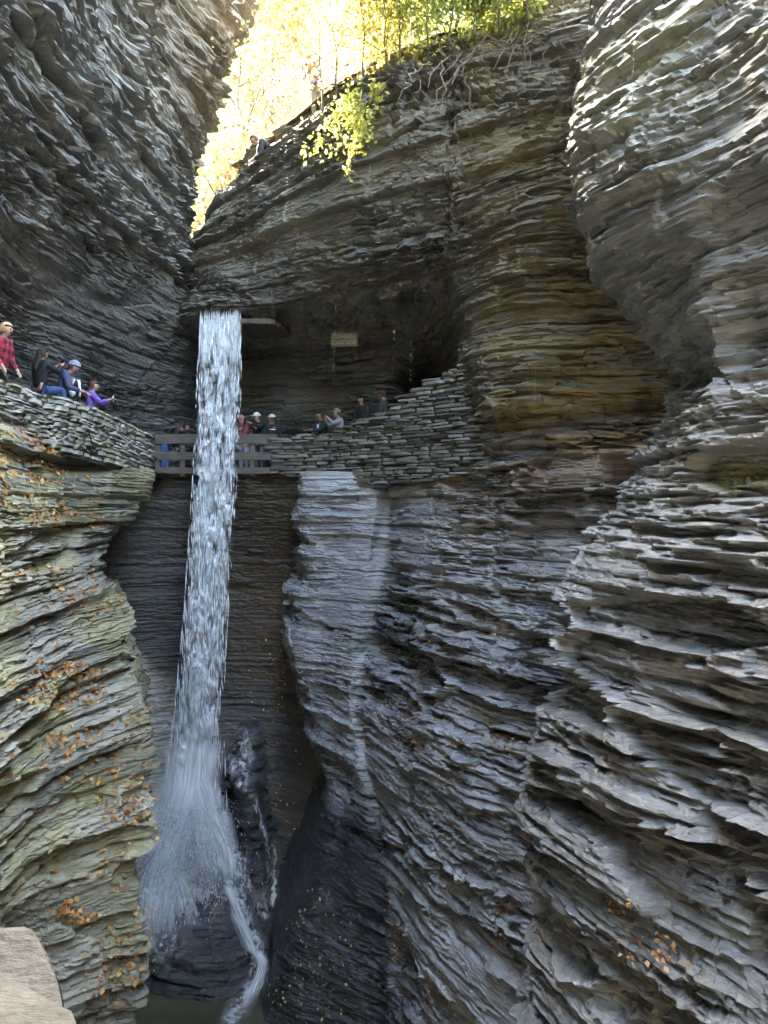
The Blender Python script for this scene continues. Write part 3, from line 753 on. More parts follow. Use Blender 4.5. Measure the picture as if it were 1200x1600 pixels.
# cap stone of the parapet in front of the camera
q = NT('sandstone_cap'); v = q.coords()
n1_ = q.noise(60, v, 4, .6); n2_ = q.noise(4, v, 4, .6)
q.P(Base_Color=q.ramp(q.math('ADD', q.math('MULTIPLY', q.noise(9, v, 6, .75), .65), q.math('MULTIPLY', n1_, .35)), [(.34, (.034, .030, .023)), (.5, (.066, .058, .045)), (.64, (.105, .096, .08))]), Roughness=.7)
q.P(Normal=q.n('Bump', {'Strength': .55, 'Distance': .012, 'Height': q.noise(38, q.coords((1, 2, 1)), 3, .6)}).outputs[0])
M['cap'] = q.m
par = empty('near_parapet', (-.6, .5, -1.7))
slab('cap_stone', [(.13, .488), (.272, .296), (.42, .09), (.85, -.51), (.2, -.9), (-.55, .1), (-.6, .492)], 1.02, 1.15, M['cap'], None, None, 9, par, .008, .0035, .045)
rngp = np.random.default_rng(3); var = stone_variants(4, M['stone_left'], 77)
for c in range(9):
    for k in range(5):
        o = obj('stone', var[rngp.integers(4)], par); t = (k + .5 * (c % 2)) * .24
        o.location = (.05 + t * .57 * .9, .36 - t * .82 * .9, .97 - c * .11); o.scale = (.23, .25, .105); o.rotation_euler = (0, 0, -.96 + rngp.normal() * .05)
tag(par, 'sandy cap stone of the parapet at the bottom left corner, closest to the camera', 'stone wall')
# ------------------------------------------------------------------ rocks at the foot of the falls
def at_wet(a, S, n): a['wet'][:] = .8
T = [(-6.9, [18.9, 18.8, 18.8, 18.8, 18.8, 18.8], 265, 385), (-7.05, [18.3, 17.7, 17.6, 17.6, 17.7, 18.3], 262, 388), (-7.5, [18.2, 17.45, 17.3, 17.3, 17.5, 18.3], 255, 395), (-8.1, [18.1, 17.2, 17.0, 17.0, 17.2, 18.2], 240, 402),
     (-8.3, [17.8, 16.9, 16.75, 16.75, 17.0, 18.0], 228, 410), (-8.9, [17.5, 16.7, 16.5, 16.5, 16.8, 17.8], 218, 425), (-9.5, [17.3, 16.4, 16.2, 16.2, 16.6, 17.6], 205, 436), (-9.75, [17, 16.2, 15.95, 15.95, 16.4, 17.5], 200, 440), (-10.7, [16.8, 16.0, 15.75, 15.75, 16.2, 17.4], 195, 445)]
rows = [[WX(p, yy, z) for p, yy in zip(np.linspace(pl, pr, 6), Ys)] for z, Ys, pl, pr in T]
rock('rock_mound', np.array(rows), 220, 170, M['rock_wet'], .5, 71, slab=1.1, slab_size=(.5, .12), attrfn=at_wet, big=.6)
T = [(-5.25, [18.3, 18.2, 18.2, 18.3], 378, 402), (-5.3, [18.0, 17.65, 17.65, 18.1], 372, 405), (-5.7, [17.95, 17.5, 17.5, 18.1], 366, 410), (-5.85, [17.95, 17.3, 17.3, 18.1], 358, 413), (-6.5, [17.9, 17.2, 17.15, 18.0], 352, 416), (-7.3, [17.9, 17.15, 17.05, 18.0], 350, 420),
     (-7.5, [17.9, 17.3, 17.15, 18], 360, 424), (-8.6, [17.8, 17.2, 17.0, 17.9], 368, 430), (-10.6, [17.6, 17.0, 16.8, 17.6], 372, 440)]
rows = [[WX(p, yy, z) for p, yy in zip(np.linspace(pl, pr, 4), Ys)] for z, Ys, pl, pr in T]
rock('rock_stack', np.array(rows), 220, 110, M['rock_wet'], .7, 72, slab=1.2, slab_size=(.4, .12), attrfn=at_wet, big=.6)

# ------------------------------------------------------------------ water
def water_mat(name, scale, lo, hi, stretch, alpha=1.0, attr=False, col=(.93, .95, .98), flow=False):
    q = NT(name)
    v = q.n('CombineXYZ', {0: q.attr('su'), 1: q.attr('sv')}).outputs[0] if flow else q.coords(stretch)
    n = q.noise(scale, v, 5, .62)
    f = q.ramp(n, [(lo, (0,)*3), (hi, (1,)*3)])
    f = q.math('MULTIPLY', f, alpha)
    if attr: f = q.math('MULTIPLY', f, q.attr('foam'), True)
    q.P(Base_Color=c4(col), Roughness=.35, Specular_IOR_Level=.5)
    q.P(Normal=q.n('Bump', {'Strength': .8, 'Distance': .05, 'Height': n}).outputs[0])
    ts = q.n('BsdfTranslucent', {'Color': c4(col)})
    m1 = q.n('MixShader', {0: .35, 1: q.b.outputs[0], 2: ts.outputs[0]})
    tr = q.n('BsdfTransparent')
    m2 = q.n('MixShader', {0: f, 1: tr.outputs[0], 2: m1.outputs[0]})
    q.t.links.new(m2.outputs[0], q.out.inputs[0])
    return q.m
M['drop'] = water_mat('white_water', 9, .0, .01, (1, 1, .3))
M['veil'] = water_mat('water_veil', 5.0, .42, .66, (1, 1, .12), .62, True)
M['lace'] = water_mat('water_lace', 8.5, .47, .63, (1, 1, .27), 1.0, True)
M['foam'] = water_mat('foam', 7.0, .40, .62, (1, 1, .45), .85, True)
M['fan'] = water_mat('splash_fan', 1.0, .27, .60, (1, 1, 1), 1.0, True, flow=True)
fall = empty('waterfall', tuple(WX(300, 17.3, -7.1)))
fb = np.array(fall.location)
Z0, Z1 = 4.84, -7.2
def fall_px(z):                  # centre and half width in photograph pixels along the drop
    t = (Z0 - z) / (Z0 - Z1)
    c = np.interp(t, [0, .15, .35, .6, .8, 1], [345, 342, 335, 322, 310, 303])
    h = np.interp(t, [0, .15, .35, .6, .8, 1], [32, 33, 33, 33, 36, 50])
    return c, h
def fall_Y(z):
    t = (Z0 - z) / (Z0 - Z1)
    return 18.25 - .75 * np.sqrt(np.clip(t, 0, 1)) - .15 * t
zz = np.concatenate([[Z0 + .05, Z0 + .03, Z0], Z0 - (Z0 - Z1) * np.linspace(0.004, 1, 200)])
def sheet(nm, mat, dy, seed, wob, part, edge=.34, lip=True, foamf=None):
    uu = np.linspace(-1, 1, 70)
    Zg = np.repeat(zz[:, None], 70, 1); U = np.repeat(uu[None], len(zz), 0)
    c, h = fall_px(Zg); Y = fall_Y(Zg) + dy
    px = c + h * U
    X = (px - 600) / F * Y
    t = np.clip((Z0 - Zg) / (Z0 - Z1), 0, 1)
    dep = wob * (vnoise(X * 5, Zg * 1.6, X * 0, seed) - .5) * (.2 + t * 1.5) + .25 * (1 - U ** 2) * -t
    Yn = Y + dep
    Yn[0] += 1.2; Yn[1] += .5
    S = np.stack([X, Yn, Zg + .0], -1)
    foam = np.clip((1 - np.abs(U)) / edge, 0, 1)
    foam = foam * (foamf(t, U) if foamf else 1)
    obj(part, grid_mesh(part, S - fb, {'foam': foam}, mat, True), fall)
sheet('a', M['veil'], .05, 3, .35, 'water_sheet', foamf=lambda t, u: np.interp(t, [0, .1, .3, .7, 1], [1.5, 1.2, .9, 1.0, 1.2]))
sheet('b', M['lace'], -.10, 4, .5, 'water_sheet', foamf=lambda t, u: np.interp(t, [0, .06, .25, .6, .8, 1], [.6, .8, 1, .8, .6, .5]))
sheet('c', M['lace'], .22, 9, .5, 'water_sheet', foamf=lambda t, u: np.interp(t, [0, .1, .3, 1], [.5, .9, 1, .6]))
# threads and flung drops: small stretched beads
rng = np.random.default_rng(12)
def beads(C, ln, r, d=None):
    """n stretched 4-sided beads"""
    n = len(C)
    d = np.tile([0, 0, -1.0], (n, 1)) if d is None else d / np.linalg.norm(d, axis=1, keepdims=True)
    a = np.cross(d, np.tile([.3, .9, .2], (n, 1))); a /= np.linalg.norm(a, axis=1, keepdims=True); b = np.cross(d, a)
    ln = np.asarray(ln)[:, None]; r = np.asarray(r)[:, None]
    V = np.stack([C - d * ln * .6, C + a * r, C + b * r, C - a * r, C - b * r, C + d * ln * .4], 1)
    Fc = np.array([[0, 1, 2], [0, 2, 3], [0, 3, 4], [0, 4, 1], [5, 2, 1], [5, 3, 2], [5, 4, 3], [5, 1, 4]])
    return V.reshape(-1, 3), (Fc[None] + 6 * np.arange(n)[:, None, None]).reshape(-1, 3)
def tri_mesh(name, V, T_, mat):
    me = bpy.data.meshes.new(name)
    me.vertices.add(len(V)); me.vertices.foreach_set('co', V.reshape(-1).astype(np.float32))
    me.loops.add(T_.size); me.loops.foreach_set('vertex_index', T_.reshape(-1).astype(np.int32))
    me.polygons.add(len(T_)); me.polygons.foreach_set('loop_start', (np.arange(len(T_)) * 3).astype(np.int32))
    me.update(calc_edges=True); me.polygons.foreach_set('use_smooth', np.full(len(T_), True))
    me.materials.append(mat); return me
n = 9000
t = rng.random(n) ** .8; z = Z0 - (Z0 - Z1) * t
c, h = fall_px(z); U = np.clip(rng.normal(size=n) * .44, -1.05, 1.05)
U = np.where(t < .1, rng.random(n) * 2 - 1, U)
Y = fall_Y(z) + rng.normal(size=n) * (.05 + .16 * t)
clump = vnoise(U * 7, z * 2.2, U * 0, 55)
keep = (clump > .42 - .1 * (t > .6)) | (t < .1)
C = np.stack([((c + h * U) - 600) / F * Y, Y, z], -1)[keep]; t = t[keep]
V, T_ = beads(C - fb, np.interp(t, [0, .08, .2, 1], [.5, .45, .20, .42]) * (.5 + rng.random(len(t))), np.interp(t, [0, .1, .5, 1], [.010, .012, .013, .008]) * (.5 + rng.random(len(t))))
o = obj('falling_drops', tri_mesh('falling_drops', V, T_, M['drop']), fall); o['kind'] = 'stuff'
# splash: drops thrown outwards over the mound in arcs
n = 9000
an = rng.random(n) * 2 * math.pi; sp = rng.random(n) ** .7 * 2.6; tt = rng.random(n) ** .8 * .62
src = np.stack([(WX(298, 17.2, 0)[0]) + rng.normal(size=n) * .35, 17.1 + rng.normal(size=n) * .25, np.full(n, -6.9) + rng.random(n) * .3], 1)
vel = np.stack([np.cos(an) * sp * 1.0 - .35, -np.abs(np.sin(an)) * sp * 1.0 - .2, 1.2 * rng.random(n)], 1)
C = src + vel * tt[:, None]; C[:, 2] -= 4.9 * tt ** 2 * 1.15
d = vel.copy(); d[:, 2] -= 9.8 * tt
V, T_ = beads(C - fb, .03 + .10 * rng.random(n) ** 2, .0025 + .006 * rng.random(n) ** 2, d)
o = obj('splash', tri_mesh('splash', V, T_, M['drop']), fall); o['kind'] = 'stuff'
# sheets of water fanning out over the rocks
def fan(c, th0, th1, r0, r1, drop, seed, dens, stretch=(1, 1), rise=.0, fade=.85, streak=11):
    th = np.radians(np.linspace(th0, th1, 60)); rr = np.linspace(0, 1, 40)
    TH, RR = np.meshgrid(th, rr)
    wob = .45 + 1.0 * fbm(TH * 4.0, TH * 0, TH * 0, seed, 3)
    r = r0 + (r1 - r0) * RR * wob
    X = c[0] + np.sin(TH) * r * stretch[0]; Y = c[1] - np.cos(TH) * r * stretch[1]
    Z = c[2] + rise * np.sin(RR * math.pi) - drop * RR ** 1.7 + .10 * (vnoise(TH * 9, RR * 4, TH * 0, seed + 1) - .5)
    foam = dens * np.clip((1 - RR) / fade, 0, 1) ** .8 * np.clip((TH - th[0]) / .25, 0, 1) * np.clip((th[-1] - TH) / .25, 0, 1)
    obj('splash_fan', grid_mesh('splash_fan', np.stack([X, Y, Z], -1) - fb, {'foam': foam, 'su': TH * streak, 'sv': RR * 3.0 + 7 * seed + .6 * vnoise(TH * 6, RR * 3, TH * 0, seed + 9)}, M['fan'], True), fall)
pc = WX(300, 17.25, -6.85)
fan(pc, -110, 100, .10, 1.05, 1.2, 1, 1.3, (1, .75), .18)
fan(pc + [-.1, 0, .12], -105, 60, .05, 1.35, 1.6, 2, 1.2, (1, .7), .15)
fan(WX(262, 16.75, -8.15), -110, 95, .10, 1.15, 1.4, 4, 1.2, (1, .55), .16)
fan(WX(240, 16.7, -8.1), -90, 70, .05, .9, 1.15, 5, 1.2, (1, .6), .12)
def ribbon(pts, seed, dens, streak=5.0, n=60, rag=.3):
    """pts: (px, py, Y, half width px) down the flow"""
    P_ = np.array(pts, float); t = np.linspace(0, len(P_) - 1, n)
    c = spline(P_, t); m = 22; U = np.linspace(-1, 1, m)[None]; Tt = np.linspace(0, 1, n)[:, None]
    hw = c[:, 3:4] * (1 + rag * (2 * fbm(np.sign(U) * 3 + U * 0, Tt * 9 + U * 0, U * 0 + Tt * 0, seed, 2) - 1))
    px = c[:, 0:1] + U * hw; py = c[:, 1:2] + 0 * U
    Y = c[:, 2:3] - .16 * (1 - U ** 2) + .12 * (fbm(U * 2.5 + 0 * Tt, Tt * 8 + 0 * U, 0 * U + 0 * Tt, seed + 2, 2) - .5)
    S_ = np.stack([(px - 600) / F * Y, Y, (800 - py) / F * Y], -1)
    foam = dens * np.clip((1 - np.abs(U)) / .55, 0, 1) * np.clip(Tt / .08, 0, 1) * np.clip((1 - Tt) / .25, 0, 1)
    obj('stream', grid_mesh('stream', S_ - fb, {'foam': foam, 'su': U * hw / 30 * streak + 9 * seed, 'sv': Tt * n / 14.0 + 0 * U}, M['fan'], True), fall)
ribbon([(303, 1150, 17.2, 40), (296, 1230, 17.05, 42), (275, 1300, 16.85, 38), (250, 1360, 16.65, 38), (236, 1420, 16.5, 44), (230, 1470, 16.45, 50)], 1, 1.15, 8)
ribbon([(300, 1200, 17.15, 34), (280, 1280, 16.9, 30), (256, 1340, 16.7, 26), (240, 1400, 16.55, 30), (232, 1440, 16.5, 34)], 2, 1.2, 8)
ribbon([(306, 1215, 17.1, 30), (326, 1280, 16.85, 36), (345, 1330, 16.7, 34), (352, 1390, 16.55, 30)], 3, .7, 8)
ribbon([(345, 1375, 16.5, 14), (372, 1432, 16.25, 13), (392, 1480, 16.0, 15), (408, 1505, 15.85, 14), (398, 1545, 15.6, 12), (372, 1590, 15.15, 22)], 4, .62, 13, rag=.9)
ribbon([(350, 1380, 16.45, 9), (378, 1440, 16.2, 8), (396, 1484, 15.95, 10), (405, 1508, 15.8, 10), (390, 1556, 15.5, 10), (368, 1594, 15.1, 14)], 6, .8, 13, rag=1.0)
ribbon([(225, 1385, 16.5, 14), (222, 1440, 16.4, 20), (226, 1500, 16.3, 26)], 5, .8)
# foam running over the mound
S, nn = (a_[::2, ::2] for a_ in ROCK['rock_mound'])
px, py = pix(S)
def band(x0, y0, x1, y1, w0, w1):
    dx, dy = x1 - x0, y1 - y0; L2 = dx * dx + dy * dy
    tt = np.clip(((px - x0) * dx + (py - y0) * dy) / L2, 0, 1)
    dd = np.hypot(px - x0 - dx * tt, py - y0 - dy * tt)
    return np.exp(-(dd / (w0 + (w1 - w0) * tt)) ** 2)
foam = 1.2 * np.exp(-(((px - 290) / 55) ** 2 + ((py - 1290) / 45) ** 2)) + 1.0 * band(285, 1290, 235, 1390, 30, 32) + .9 * np.exp(-(((px - 265) / 62) ** 2 + ((py - 1395) / 38) ** 2)) \
    + .55 * band(330, 1280, 385, 1380, 26, 20) + .9 * band(360, 1385, 405, 1505, 9, 16) + .8 * band(408, 1505, 375, 1590, 11, 14) + .35 * np.exp(-(((px - 250) / 45) ** 2 + ((py - 1470) / 40) ** 2))
obj('foam', grid_mesh('foam', S + nn * .06 + np.array([0, -.03, .02]) - fb, {'foam': np.clip(foam * 1.5, 0, 1)}, M['foam'], True), fall)
S, nn = (a_[::2, ::2] for a_ in ROCK['rock_stack'])
px, py = pix(S)
foam = .9 * np.exp(-(((px - 375) / 22) ** 2 + ((py - 1200) / 14) ** 2)) + .8 * np.exp(-(((px - 385) / 12) ** 2 + ((py - 1165) / 16) ** 2)) + .7 * band(372, 1210, 395, 1250, 10, 5) + 1.0 * band(395, 1250, 414, 1310, 3.5, 2.5) + 1.0 * band(414, 1310, 418, 1380, 2.5, 2) + .9 * band(388, 1320, 383, 1376, 2.5, 2) + .8 * np.exp(-(((px - 402) / 18) ** 2 + ((py - 1420) / 26) ** 2))  # blobs paint white glints on the wet stack, bands are small streams
obj('foam', grid_mesh('foam', S + nn * .05 + np.array([0, -.03, .01]) - fb, {'foam': np.clip(foam * 1.3, 0, 1)}, M['foam'], True), fall)
Sg = np.stack(np.meshgrid(np.linspace(-6.3, -2.6, 60), np.linspace(16.8, 14.6, 50)), -1); Sg = np.concatenate([Sg, np.full(Sg.shape[:2] + (1,), POOL_Z + .006)], 2)
px, py = pix(Sg)
foam = .9 * band(395, 1540, 362, 1592, 14, 12) + .5 * np.exp(-(((px - 225) / 22) ** 2 + ((py - 1508) / 14) ** 2))
obj('foam', grid_mesh('foam', Sg - fb, {'foam': np.clip(foam, 0, 1)}, M['foam'], True), fall)
tag(fall, 'tall white waterfall dropping from the rock lip past the railing into the dark pool', 'waterfall')
# mist hanging round the foot of the falls
q = NT('mist'); q.t.nodes.remove(q.b)
vol = q.n('VolumePrincipled', {'Color': (.93, .95, 1, 1), 'Density': .5, 'Anisotropy': .2}); q.t.links.new(vol.outputs[0], q.out.inputs['Volume'])
bm = bmesh.new(); bmesh.ops.create_uvsphere(bm, u_segments=24, v_segments=16, radius=1)
for v in bm.verts: v.co = Vector((v.co.x * 1.15 * (1.1 - .35 * v.co.z), v.co.y * .9, v.co.z * 1.5))
me = bpy.data.meshes.new('mist'); bm.to_mesh(me); bm.free(); me.materials.append(q.m)
o = obj('mist', me); o.location = WX(283, 16.9, -7.3); tag(o, 'pale spray hanging round the foot of the waterfall', 'mist', kind='stuff')
# thin drips falling from the overhangs
q = NT('drip_water'); q.P(Base_Color=(.75, .78, .8, 1), Roughness=.2); M['drip'] = q.m
for px_, p0, p1, Y, lab in [(526, 420, 600, 17.0, 'long thin thread of water falling left of the cave sign'), (616, 515, 592, 16.9, 'faint short drip falling in front of the cave mouth'), (643, 532, 600, 16.2, 'bright short drip at the cave mouth'),
                        (837, 572, 640, 12.6, 'thin drip in front of the brown rock face'), (991, 58, 170, 8.0, 'thin drip across the upper right cliff'), (449, 272, 312, 15.4, 'short drip below the cliff rim')]:
    a = W(px_, p0, Y); b = W(px_ - (p1 - p0) * .03, p1, Y)
    r = .0034 * Y / 16; t = 0.0; segs = []
    while t < 1:
        ln = .02 + .09 * rng.random()
        p0, p1_ = a + (b - a) * t, a + (b - a) * min(1, t + ln)
        segs.append((np.array([p0, (p0 + p1_) / 2, p1_]), [r * .2, r * (.6 + .7 * rng.random()), r * .3])); t += ln + .015 + .06 * rng.random()
    o = obj('water_drip', tubes('water_drip', segs, M['drip'], 4)); tag(o, lab, 'water')
# ------------------------------------------------------------------ people
def flat_mat(name, col, rough=.8, scale=40, var=.25):
    q = NT(name); n = q.noise(scale, q.coords(), 3, .6)
    q.P(Base_Color=q.ramp(n, [(.3, tuple(x * (1 - var) for x in col)), (.7, tuple(min(1, x * (1 + var)) for x in col))]), Roughness=rough)
    return q.m
def plaid_mat(name, c1, c2, s):
    q = NT(name); sx = q.n('SeparateXYZ', {0: q.coords((s, s, s))})
    def st(o): return q.math('GREATER_THAN', q.math('FRACT', q.math('ADD', o, 100.0)), .5)
    a = q.math('MULTIPLY', q.math('ADD', st(q.math('ADD', sx.outputs[0], sx.outputs[1])), st(sx.outputs[2])), .5)
    q.P(Base_Color=q.mix(a, c4(c1), c4(c2)), Roughness=.85); return q.m
SKIN = flat_mat('skin', (.42, .25, .18), .55, 20, .1); SKIN2 = flat_mat('skin_tan', (.25, .13, .085), .55, 20, .1)
EYE = flat_mat('eye', (.03, .025, .02), .3); LIP = flat_mat('lip', (.26, .09, .07), .5); SHOE = flat_mat('shoe', (.03, .03, .03), .7)
MC = {}
def cm(c):
    k = tuple(c)
    if k not in MC: MC[k] = flat_mat('cloth', c, .85, 30, .2)
    return MC[k]
def skin_mesh(name, verts, edges, radii, root, mat, sub=1):
    me = bpy.data.meshes.new('tmp'); me.from_pydata([tuple(map(float, v)) for v in verts], edges, [])
    o = bpy.data.objects.new('tmp', me); COL.objects.link(o)
    m = o.modifiers.new('s', 'SKIN'); m.use_smooth_shade = True
    if sub: s2 = o.modifiers.new('d', 'SUBSURF'); s2.levels = sub
    for i, r in enumerate(radii):
        sv = me.skin_vertices[0].data[i]; rr = r if isinstance(r, tuple) else (r, r); sv.radius = rr; sv.use_root = (i == root)
    dg = bpy.context.evaluated_depsgraph_get(); dg.update()
    out = bpy.data.meshes.new_from_object(o.evaluated_get(dg)); out.name = name
    bpy.data.objects.remove(o); bpy.data.meshes.remove(me)
    out.materials.clear(); out.materials.append(mat)
    return out
def ball(name, c, r, mat, seg=12, cut=None, fn=None):
    bm = bmesh.new(); bmesh.ops.create_uvsphere(bm, u_segments=seg, v_segments=max(6, seg * 2 // 3), radius=1)
    if cut is not None:
        bmesh.ops.delete(bm, geom=[v for v in bm.verts if cut(v.co)], context='VERTS')
    for v in bm.verts:
        if fn: fn(v)
        v.co = Vector((v.co.x * r[0] + c[0], v.co.y * r[1] + c[1], v.co.z * r[2] + c[2]))
    me = bpy.data.meshes.new(name); bm.to_mesh(me); bm.free()
    me.polygons.foreach_set('use_smooth', np.full(len(me.polygons), True)); me.materials.append(mat); return me
def person(loc, face, label, top, legs, hair, height=1.7, lean=0.0, arms=None, hat=None, hair_long=False, skin=None, seated=False, topmat=None, phone=None, extra=None, group=None, head_turn=0.0, knees=None):
    """local frame: x right, y forward, z up. face = heading in the plan (x, y)"""
    k = height / 1.7; skin = skin or SKIN
    root = empty('person', loc, math.atan2(face[1], face[0]) - math.pi / 2)
    hz = .92
    if seated: hz = .10
    R_ = Matrix.Rotation(-lean, 3, 'X')
    def up(p): return R_ @ Vector((p[0], p[1], p[2] - .92)) + Vector((0, 0, hz))     # bends at the hips
    H = {'pelvis': Vector((0, 0, hz)), 'waist': up((0, .0, 1.08)), 'chest': up((0, .0, 1.28)), 'nb': up((0, -.01, 1.43)), 'neck': up((0, .0, 1.49))}
    hc = up((0, .03, 1.585))
    back = R_.inverted() if lean > .6 else Matrix.Identity(3)
    Rh = Matrix.Rotation(-lean * .55, 3, 'X') @ Matrix.Rotation(head_turn, 3, 'Z')
    def hd(p): return hc + Rh @ Vector(p)
    sh = {s: up((s * .175, 0, 1.40)) for s in (-1, 1)}
    A = arms or ((.24, .05, 1.13), (.24, .2, .92))
    if len(A) == 2: A = {1: A, -1: tuple((-p[0], p[1], p[2]) for p in A)}
    el = {s: up(A[s][0]) for s in (-1, 1)}; ha = {s: up(A[s][1]) for s in (-1, 1)}
    hip = {s: Vector((s * .09, 0, hz - .04)) for s in (-1, 1)}
    if seated:
        kn = {s: Vector((s * .11, .42, hz + .02)) for s in (-1, 1)}; an = {s: Vector((s * .11, .46, hz - .40)) for s in (-1, 1)}
    else:
        kb = .0 if knees is None else knees
        kn = {s: Vector((s * .10, .02 + kb, .50)) for s in (-1, 1)}; an = {s: Vector((s * .10, -.02, .08)) for s in (-1, 1)}
    toe = {s: an[s] + Vector((s * .02, .15, -.045)) for s in (-1, 1)}
    # body: one continuous surface
    V = []; E = []; Rr = []
    def add(p, r, par=None):
        V.append(p * k); Rr.append(tuple(x * k for x in r) if isinstance(r, tuple) else r * k); i = len(V) - 1
        if par is not None: E.append((par, i))
        return i
    pv = add(H['pelvis'], (.15, .10)); wa = add(H['waist'], (.13, .09), pv); ch = add(H['chest'], (.15, .10), wa); nb = add(H['nb'], .075, ch); nk = add(H['neck'], .052, nb)
    j = add(hd((0, -.005, -.055)), .066, nk); mh = add(hd((0, 0, .01)), (.078, .092), j); tp = add(hd((0, -.005, .07)), (.066, .078), mh)
    add(hd((0, .105, -.012)), .013, mh)
    for s in (-1, 1):
        add(hd((s * .085, -.005, -.005)), (.012, .02), mh)
        a = add(sh[s], .062, ch); e = add(el[s], .042, a); wv = add(el[s] + (ha[s] - el[s]) * .82, .028, e)
        d = (ha[s] - el[s]).normalized(); pm = add(ha[s], (.034, .022), wv)
        side = d.cross(Vector((0, 0, 1)))
        side = side.normalized() if side.length > .1 else Vector((1, 0, 0))
        nrm = side.cross(d)
        for f in range(4):
            b0 = ha[s] + side * (f - 1.5) * .019 + d * .035
            f1 = add(b0, .0095, pm); f2 = add(b0 + d * (.032 + .006 * (f in (1, 2))) - nrm * .012, .0085, f1); add(b0 + d * .045 - nrm * .036, .0075, f2)
        t1 = add(ha[s] + side * -s * .038 + d * .01, .011, pm); add(ha[s] + side * -s * .055 + d * .04, .009, t1)
        h = add(hip[s], .085, pv); kk = add(kn[s], .055, h); aa = add(an[s], .038, kk); add(toe[s], .03, aa)
    bd = obj('body', skin_mesh('body', V, E, Rr, 0, skin), root)
    for s in (-1, 1): obj('eye', ball('eye', hd((s * .033, .082, .014)) * k, (.011 * k,) * 3, EYE, 8), bd)
    obj('mouth', ball('mouth', hd((0, .084, -.052)) * k, (.022 * k, .008 * k, .007 * k), LIP, 8), bd)
    # jacket
    V = []; E = []; Rr = []
    pv = add(H['pelvis'] + Vector((0, 0, -.03)), (.175, .125)); wa = add(H['waist'], (.165, .12), pv); ch = add(H['chest'], (.175, .13), wa); nb = add(H['nb'], .085, ch); add(H['nb'].lerp(H['neck'], .4), .062, nb)
    for s in (-1, 1):
        a = add(sh[s], .083, ch); e = add(el[s], .06, a); add(el[s] + (ha[s] - el[s]) * .80, .045, e)
    jk = obj('jacket', skin_mesh('jacket', V, E, Rr, 0, topmat or cm(top)), root)
    V = []; E = []; Rr = []
    pv = add(H['pelvis'], (.165, .118))
    for s in (-1, 1):
        h = add(hip[s] + (kn[s] - hip[s]) * .15, .098, pv); kk = add(kn[s], .072, h); add(an[s] + Vector((0, 0, .03)), .058, kk)
    obj('trousers', skin_mesh('trousers', V, E, Rr, 0, cm(legs)), root)
    for s in (-1, 1):
        o = obj('shoe', ball('shoe', (0, 0, 0), (.05 * k, .14 * k, .055 * k), SHOE, 10), root); o.location = (an[s] + Vector((0, .06, -.035))) * k
    hm = cm(hair)
    Hm = ball('hair', (0, 0, 0), (.098 * k, .112 * k, .118 * k), hm, 14, cut=lambda c: (c.y > .30 and c.z < .45) or c.z < -.55)
    o = obj('hair', Hm, root); o.location = hd((0, -.012, .015)) * k; o.rotation_euler = Rh.to_euler()
    if hair_long:
        V = []; E = []; Rr = []
        p = add(hd((0, -.06, .02)), (.075, .06)); p = add(hd((0, -.085, -.12)), (.09, .045), p); p = add(up((0, -.12, 1.36)), (.09, .035), p); add(up((.02, -.13, 1.22)), (.06, .025), p)
        obj('long_hair', skin_mesh('long_hair', V, E, Rr, 0, hm), root)
    if hat:
        kind, col = hat
        o = ht = obj('hat', ball('hat', (0, 0, 0), (.108 * k, .122 * k, .125 * k), cm(col), 14, cut=lambda c: c.z < (.12 if kind == 'cap' else .05)), root); o.location = hd((0, -.008, .022)) * k; o.rotation_euler = Rh.to_euler()
        if kind == 'cap':
            b = obj('cap_brim', ball('cap_brim', (0, 0, 0), (.085 * k, .10 * k, .012 * k), cm(col), 12), ht); b.location = Vector((0, .138, .023)) * k
        else:
            b = obj('hat_cuff', ball('hat_cuff', (0, 0, 0), (.113 * k, .127 * k, .03 * k), cm(tuple(x * .8 for x in col)), 14), ht); b.location = Vector((0, 0, .013)) * k
    if phone:
        mid = (ha[1] + ha[-1]) / 2 + Vector((0, .05, .03))
        bm = bmesh.new(); bmesh.ops.create_cube(bm, size=1)
        for v in bm.verts: v.co = Vector((v.co.x * .075, v.co.y * .012, v.co.z * .15)) * k
        bmesh.ops.bevel(bm, geom=bm.edges[:], offset=.004, segments=2, affect='EDGES')
        me = bpy.data.meshes.new('phone'); bm.to_mesh(me); bm.free(); me.materials.append(cm(phone))
        ph = obj('phone', me); ph.location = root.matrix_basis @ (mid * k); ph.rotation_euler = root.rotation_euler
        PHONES.append((ph, label))
    tag(root, label, 'person', group)
    return jk, up, k
PHONES = []
RAISED = ((.22, .22, 1.27), (.07, .40, 1.47)); FWD = ((.22, .18, 1.18), (.10, .42, 1.22)); DOWN = ((.24, .04, 1.13), (.22, .22, .95))
g = 'visitors on the path'
def at(px, Y, z): return tuple(WX(px, Y, z))
person(at(-3, 12.3, 1.42), (1, -.05), 'blond person in red and black plaid shirt at the left edge', (.4, .03, .05), (.06, .06, .08), (.62, .36, .17), 1.74, .18, DOWN, topmat=plaid_mat('red_plaid', (.42, .02, .05), (.035, .008, .01), 7), group=g)
person(at(62, 13.9, 2.22), (.55, .83), 'dark-haired person in black jacket and jeans sitting on the stone parapet', (.012, .012, .016), (.03, .06, .16), (.03, .018, .014), 1.66, .05, RAISED, hair_long=True, seated=True, phone=(.02, .02, .02), group=g)
person(at(92, 14.6, 1.33), (1, .05), 'person in navy coat and grey beanie bending to a camera on a tripod', (.045, .055, .12), (.03, .03, .05), (.1, .07, .05), 1.72, .42, FWD, hat=('beanie', (.22, .24, .30)), group=g)
